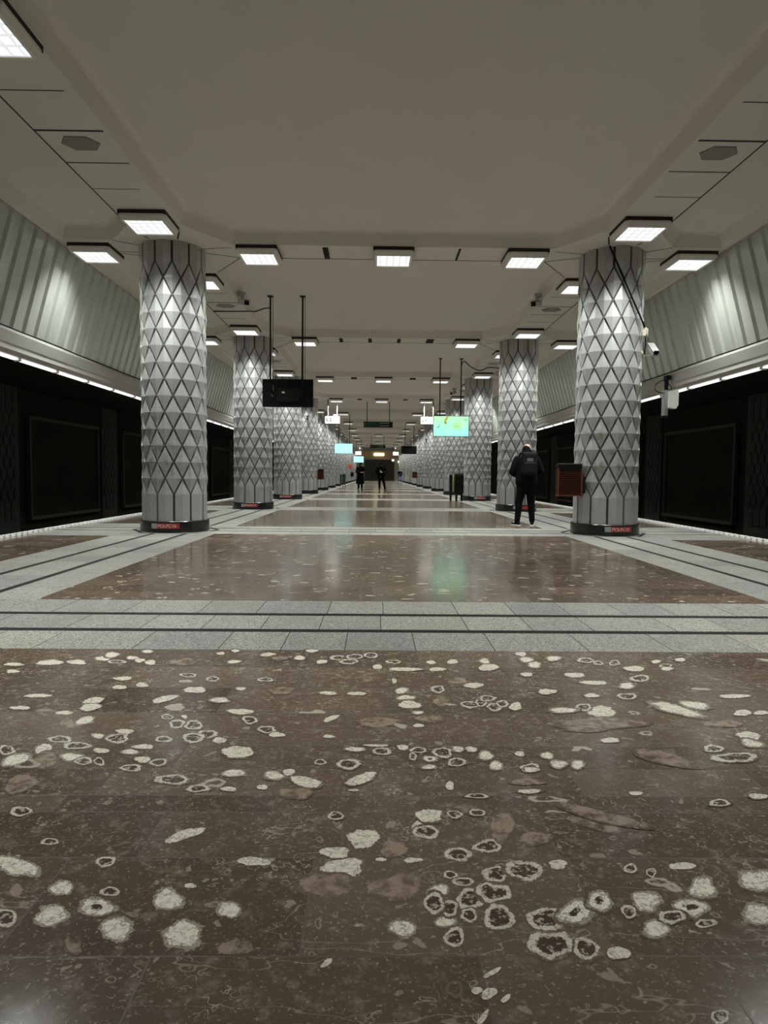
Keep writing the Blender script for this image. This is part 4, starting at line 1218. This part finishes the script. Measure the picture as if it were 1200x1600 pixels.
# ------------------------------------------------------------------ people
def ico(r, c, sub=2):
    bm = bmesh.new(); bmesh.ops.create_icosphere(bm, subdivisions=sub, radius=1.0)
    rr = r if isinstance(r, (tuple, list)) else (r, r, r)
    out = [Vector((v.co.x * rr[0] + c[0], v.co.y * rr[1] + c[1], v.co.z * rr[2] + c[2])) for v in bm.verts]
    bm.free(); return out
def fuse(name, hulls, mat, parent, voxel, smooth=4, bands=None):
    """hulls: lists of balls (centre, radius); each list is one convex tapered limb; all fused into one skin."""
    bm = bmesh.new()
    for balls in hulls:
        pts = []
        for c, r in balls: pts += ico(r, c)
        vs = [bm.verts.new(p) for p in pts]
        res = bmesh.ops.convex_hull(bm, input=vs)
        junk = [g for g in set(res['geom_interior'] + res['geom_unused']) if isinstance(g, bmesh.types.BMVert) and g.is_valid]
        bmesh.ops.delete(bm, geom=junk, context='VERTS')
    me = bpy.data.meshes.new('tmp'); bm.to_mesh(me); bm.free()
    t = bpy.data.objects.new('tmp', me); col.objects.link(t)
    rm = t.modifiers.new('r', 'REMESH'); rm.mode = 'VOXEL'; rm.voxel_size = voxel
    sm = t.modifiers.new('s', 'SMOOTH'); sm.factor = .5; sm.iterations = smooth
    dg = bpy.context.evaluated_depsgraph_get(); dg.update()
    me2 = bpy.data.meshes.new_from_object(t.evaluated_get(dg)); me2.name = name
    bpy.data.objects.remove(t)
    me2.materials.clear(); me2.materials.append(mat)
    me2.polygons.foreach_set('use_smooth', [True] * len(me2.polygons))
    o = bpy.data.objects.new(name, me2); col.objects.link(o); o.parent = parent
    return o
def hand_hulls(wr, f, nrm, thumb_side):
    """open hand slightly curled: f = finger direction, nrm = palm normal"""
    wr, f, nrm = Vector(wr), Vector(f).normalized(), Vector(nrm).normalized()
    sd = f.cross(nrm).normalized() * thumb_side
    H = [[(wr, .024), (wr + f * .045 + sd * .022, .017), (wr + f * .045 - sd * .022, .017), (wr + f * .085 + sd * .032, .013), (wr + f * .082 - sd * .032, .012)]]
    for i, ln in enumerate((.068, .078, .072, .056)):
        b = wr + f * .085 + sd * (.031 - i * .021)
        k1 = b + f * ln * .5 + nrm * .010; k2 = k1 + (f * .75 + nrm * .66) * ln * .32; k3 = k2 + (f * .35 + nrm * .93) * ln * .28
        H += [[(b, .0098), (k1, .0092)], [(k1, .0092), (k2, .0085)], [(k2, .0085), (k3, .0078)]]
    b = wr + f * .030 + sd * .028; k1 = b + (f * .6 + sd * .75 + nrm * .25) * .038; k2 = k1 + (f * .85 + sd * .2 + nrm * .45) * .032
    H += [[(b, .0135), (k1, .0115)], [(k1, .0115), (k2, .0095)]]
    return H
def person(label, loc, rz, J, mats, voxel, hood=False, coat=None, hands=True, sc_=1.0):
    e = empty('person', loc, label, 'person', None, rz); e.scale = (sc_,) * 3
    V_ = Vector
    pel, che, nek, hd = V_(J['pelvis']), V_(J['chest']), V_(J['neck']), V_(J['head'])
    face = V_(J['face']).normalized()          # direction the face points
    upv = V_(J.get('headup', (0, 0, 1))); side = face.cross(upv).normalized(); upv = side.cross(face).normalized()
    body = [[(pel + V_((-.09, 0, 0)), .105), (pel + V_((.09, 0, 0)), .105), (pel + V_((0, 0, .16)), .12)],
            [(pel + V_((-.05, 0, .16)), .10), (pel + V_((.05, 0, .16)), .10), (che + V_((-.09, 0, 0)), .115), (che + V_((.09, 0, 0)), .115)],
            [(che + V_((-.12, 0, .02)), .10), (che + V_((.12, 0, .02)), .10), (nek + V_((0, 0, -.05)), .07)],
            [(nek + V_((0, 0, -.06)), .062), (hd - upv * .06, .055)],
            [(hd + upv * .035 - face * .015, (.076, .092, .085)), (hd - upv * .055 + face * .035, .048), (hd - upv * .02 + face * .03, .066)],
            [(hd + face * .092 - upv * .005, .012), (hd + face * .108 - upv * .028, .015)],
            [(hd + face * .083 - upv * .062 - side * .018, .010), (hd + face * .083 - upv * .062 + side * .018, .010)],
            [(hd + face * .070 + upv * .018 - side * .035, .016)], [(hd + face * .070 + upv * .018 + side * .035, .016)],
            [(hd - side * .078 + upv * .015, .012), (hd - side * .080 - upv * .03, .010)], [(hd + side * .078 + upv * .015, .012), (hd + side * .080 - upv * .03, .010)]]
    jk, tr = [], []
    for sgn, sdn in ((-1, 'L'), (1, 'R')):
        sh, el, wr = V_(J['sh' + sdn]), V_(J['el' + sdn]), V_(J['wr' + sdn])
        hp, kn, an = V_(J['hip' + sdn]), V_(J['kn' + sdn]), V_(J['an' + sdn]); to = V_(J['toe' + sdn])
        body += [[(che + V_((sgn * .10, 0, .06)), .08), (sh, .062)], [(sh, .055), (el, .042)], [(el, .042), (wr, .028)]]
        body += [[(hp, .088), (kn, .058)], [(kn, .058), ((kn * .6 + an * .4), .056), (an, .040)], [(an, .042), (to, .030)]]
        if hands:
            f = (wr - el).normalized(); hn = V_(J.get('palm' + sdn, (0, 0, -1)))
            body += hand_hulls(wr + f * .02, f, hn, J.get('th' + sdn, 1))
        else: body += [[(wr, .03), (wr + (wr - el).normalized() * .09, .03)]]
        jk += [[(che + V_((sgn * .11, 0, .05)), .115), (sh, .088)], [(sh, .090), (sh * .5 + el * .5, .082), (el, .070)], [(el, .072), (wr, .052)]]
        tr += [[(pel + V_((sgn * .075, 0, .02)), .125), (hp, .110), (kn, .082)], [(kn, .082), (kn * .4 + an * .6, .070), (an + V_((0, 0, .02)), .062)]]
        # shoe
        d = (to - an); d.z = 0; d.normalize(); fl = V_((an.x, an.y, 0))
        s1 = fuse('shoe', [[(fl - d * .055 + V_((0, 0, .042)), .036), (fl + d * .05 + V_((0, 0, .042)), .040), (an + V_((0, 0, .0)), .048)], [(fl + d * .03 + V_((0, 0, .045)), .040), (fl + d * .165 + V_((0, 0, .036)), .030)]], M[mats['shoe']], e, max(.010, voxel), 2)
        lat = V_((-d.y, d.x, 0)); mb = MB(); prof = []
        for (t_, w_) in ((-.095, .026), (-.06, .036), (.02, .038), (.10, .044), (.16, .036), (.198, .016)): prof.append((fl + d * t_, w_))
        ring = [c_ + lat * w_ for c_, w_ in prof] + [c_ - lat * w_ for c_, w_ in prof[::-1]]
        mb.poly([(p.x, p.y, .018) for p in ring]); mb.poly([(p.x, p.y, 0.0) for p in ring[::-1]])
        for j in range(len(ring)):
            a, b = ring[j], ring[(j + 1) % len(ring)]; mb.quad((a.x, a.y, 0), (b.x, b.y, 0), (b.x, b.y, .018), (a.x, a.y, .018))
        mb.build('sole', M[mats['sole']], s1)
    hem = V_((0, 0, J.get('hem', .86)))
    hp0 = V_((pel.x, pel.y, 0))
    jk += [[(che + V_((-.12, 0, .04)), .135), (che + V_((.12, 0, .04)), .135), (pel + V_((-.10, 0, .15)), .135), (pel + V_((.10, 0, .15)), .135)],
           [(pel + V_((-.10, 0, .15)), .135), (pel + V_((.10, 0, .15)), .135), (hp0 + hem + V_((-.115, 0, .10)), .13), (hp0 + hem + V_((.115, 0, .10)), .13)],
           [(che + V_((-.1, 0, .06)), .11), (che + V_((.1, 0, .06)), .11), (nek + V_((0, 0, .0)), .078)]]
    if coat:
        jk += [[(hp0 + hem + V_((-.12, 0, .12)), .13), (hp0 + hem + V_((.12, 0, .12)), .13), (hp0 + V_((-.17, 0, coat + .1)), .13), (hp0 + V_((.17, .03, coat + .1)), .13)]]
    if hood: jk += [[(nek + V_((0, 0, .0)), .09), (hd - face * .02 + upv * .02, (.105, .112, .115))]] if hood == 'up' else [[(nek + V_((-.06, -.01, .03)), .075), (nek + V_((.06, -.01, .03)), .075), (nek + V_((0, .02, .10)), .095)], [(nek + V_((0, .0, .05)), .10), (hd + V_((-.035, -.055, .0)), .088)]]
    fuse('body', body, M['skin'], e, voxel, 2)
    fuse('jacket', jk, M[mats['jacket']], e, max(.014, voxel), 5)
    fuse('trousers', tr, M[mats['trousers']], e, max(.014, voxel), 4)
    return e
# man with the backpack, seen from behind, beside the second right column
J = dict(pelvis=(0, 0, .95), chest=(0.0, .02, 1.30), neck=(.01, .06, 1.53), head=(.03, .13, 1.655), face=(.45, .75, -.48), headup=(0, .3, 1),
         shL=(-.20, .02, 1.43), shR=(.21, .02, 1.43), elL=(-.325, -.01, 1.16), elR=(.335, .02, 1.17), wrL=(-.21, .20, 1.09), wrR=(.19, .22, 1.10),
         palmL=(.7, 0, -.5), palmR=(-.7, 0, -.5), thL=-1, thR=1,
         hipL=(-.10, 0, .92), hipR=(.10, 0, .92), knL=(-.145, .03, .50), knR=(.115, .03, .50), anL=(-.185, 0, .085), anR=(.135, -.01, .085), toeL=(-.24, .12, .04), toeR=(.17, .13, .04), hem=.84)
man = person('person in black jacket with a backpack, standing with back turned near the second right column', (2.985, 14.27, 0), 0.0, J,
             dict(jacket='jacket', trousers='trousers', shoe='jacket', sole='sole'), .0075, hood='collar')
e = empty('backpack', (2.99, 14.06, 1.34), 'black backpack on the back of the standing person', 'backpack')
mb = MB(); mb.box((0, 0, 0), (.34, .17, .50)); o = mb.build('bag', M['pack'], e, bevel=.06)
mb = MB(); mb.box((0, -.09, -.09), (.27, .07, .24)); mb.build('front_pocket', M['pack'], e, bevel=.03)
mb = MB(); mb.box((-.005, -.096, .075), (.13, .012, .07)); mb.build('badge', M['patch'], e, bevel=.004)
for sx in (-1, 1):
    mb = MB(); mb.tube([(sx * .12, .03, .20), (sx * .14, .10, .235), (sx * .15, .22, .22), (sx * .16, .30, .08), (sx * .16, .24, -.12), (sx * .15, .06, -.20)], .018, 8); mb.build('strap', M['pack'], e)
mb = MB(); mb.tube([(-.04, -.01, .245), (-.03, -.01, .28), (.03, -.01, .28), (.04, -.01, .245)], .010, 6); mb.build('top_handle', M['pack'], e)
# hooded person at the centre, facing the camera
J = dict(pelvis=(0, 0, .96), chest=(0.0, -.02, 1.32), neck=(0, -.04, 1.55), head=(0, -.07, 1.675), face=(0, -.8, -.35), shL=(-.20, -.02, 1.46), shR=(.20, -.02, 1.46),
         elL=(-.33, -.0, 1.20), elR=(.33, .0, 1.20), wrL=(-.15, -.06, 1.00), wrR=(.10, -.27, 1.20), palmL=(0.6, 0, -.6), palmR=(-.6, 0, -.6),
         hipL=(-.10, 0, .93), hipR=(.10, 0, .93), knL=(-.10, -.02, .50), knR=(.19, -.02, .50), anL=(-.09, 0, .085), anR=(.27, 0, .085), toeL=(-.11, -.14, .04), toeR=(.33, -.13, .04), hem=.86)
person('person in black hooded jacket standing mid-platform with legs apart', (.06, 43.4, 0), 0.0, J, dict(jacket='jacket', trousers='trousers', shoe='jacket', sole='jacket'), .014, hood='up', sc_=1.03)
mb = MB(); mb.box((0, 0, 0), (.075, .012, .13)); o = mb.build('phone', M['off_white'], bevel=.008); o.location = (.02, 43.08, 1.29); tag(o, 'small pale phone at the chest of the hooded person', 'phone')
# person in a long coat, half turned
J = dict(pelvis=(0, 0, .96), chest=(0.0, 0, 1.32), neck=(0, -.02, 1.55), head=(0, -.05, 1.665), face=(0, -1, -.2), shL=(-.20, 0, 1.46), shR=(.20, 0, 1.46),
         elL=(-.29, -.04, 1.19), elR=(.29, -.06, 1.19), wrL=(-.14, -.26, 1.16), wrR=(.12, -.28, 1.18), palmL=(0.6, 0, .6), palmR=(-.6, 0, .6),
         hipL=(-.10, 0, .93), hipR=(.10, 0, .93), knL=(-.11, -.01, .50), knR=(.10, -.03, .50), anL=(-.12, .02, .085), anR=(.10, -.03, .085), toeL=(-.13, -.12, .04), toeR=(.11, -.17, .04), hem=.86)
person('person in long dark coat and cap standing left of the hooded one', (-1.32, 44.0, 0), R(28), J, dict(jacket='jacket2', trousers='trousers', shoe='jacket', sole='jacket'), .014, hood='up', coat=.42, sc_=1.04)
# far person by a right column
J = dict(pelvis=(0, 0, .95), chest=(-.03, -.02, 1.30), neck=(-.05, -.05, 1.52), head=(-.04, -.10, 1.63), face=(-.2, -.9, -.4), shL=(-.23, -.02, 1.42), shR=(.17, -.02, 1.43),
         elL=(-.32, -.05, 1.16), elR=(.28, -.05, 1.16), wrL=(-.14, -.24, 1.12), wrR=(.08, -.25, 1.18), palmL=(0.6, 0, .6), palmR=(-.6, 0, .6),
         hipL=(-.10, 0, .92), hipR=(.10, 0, .92), knL=(-.18, -.06, .50), knR=(.10, -.03, .50), anL=(-.26, -.10, .085), anR=(.10, .0, .085), toeL=(-.30, -.23, .04), toeR=(.11, -.14, .04), hem=.86)
person('far person in dark jacket and blue jeans beside the right columns', (2.98, 88.0, 0), 0.0, J, dict(jacket='jacket', trousers='jeans', shoe='jacket', sole='sole'), .02, hood=False)
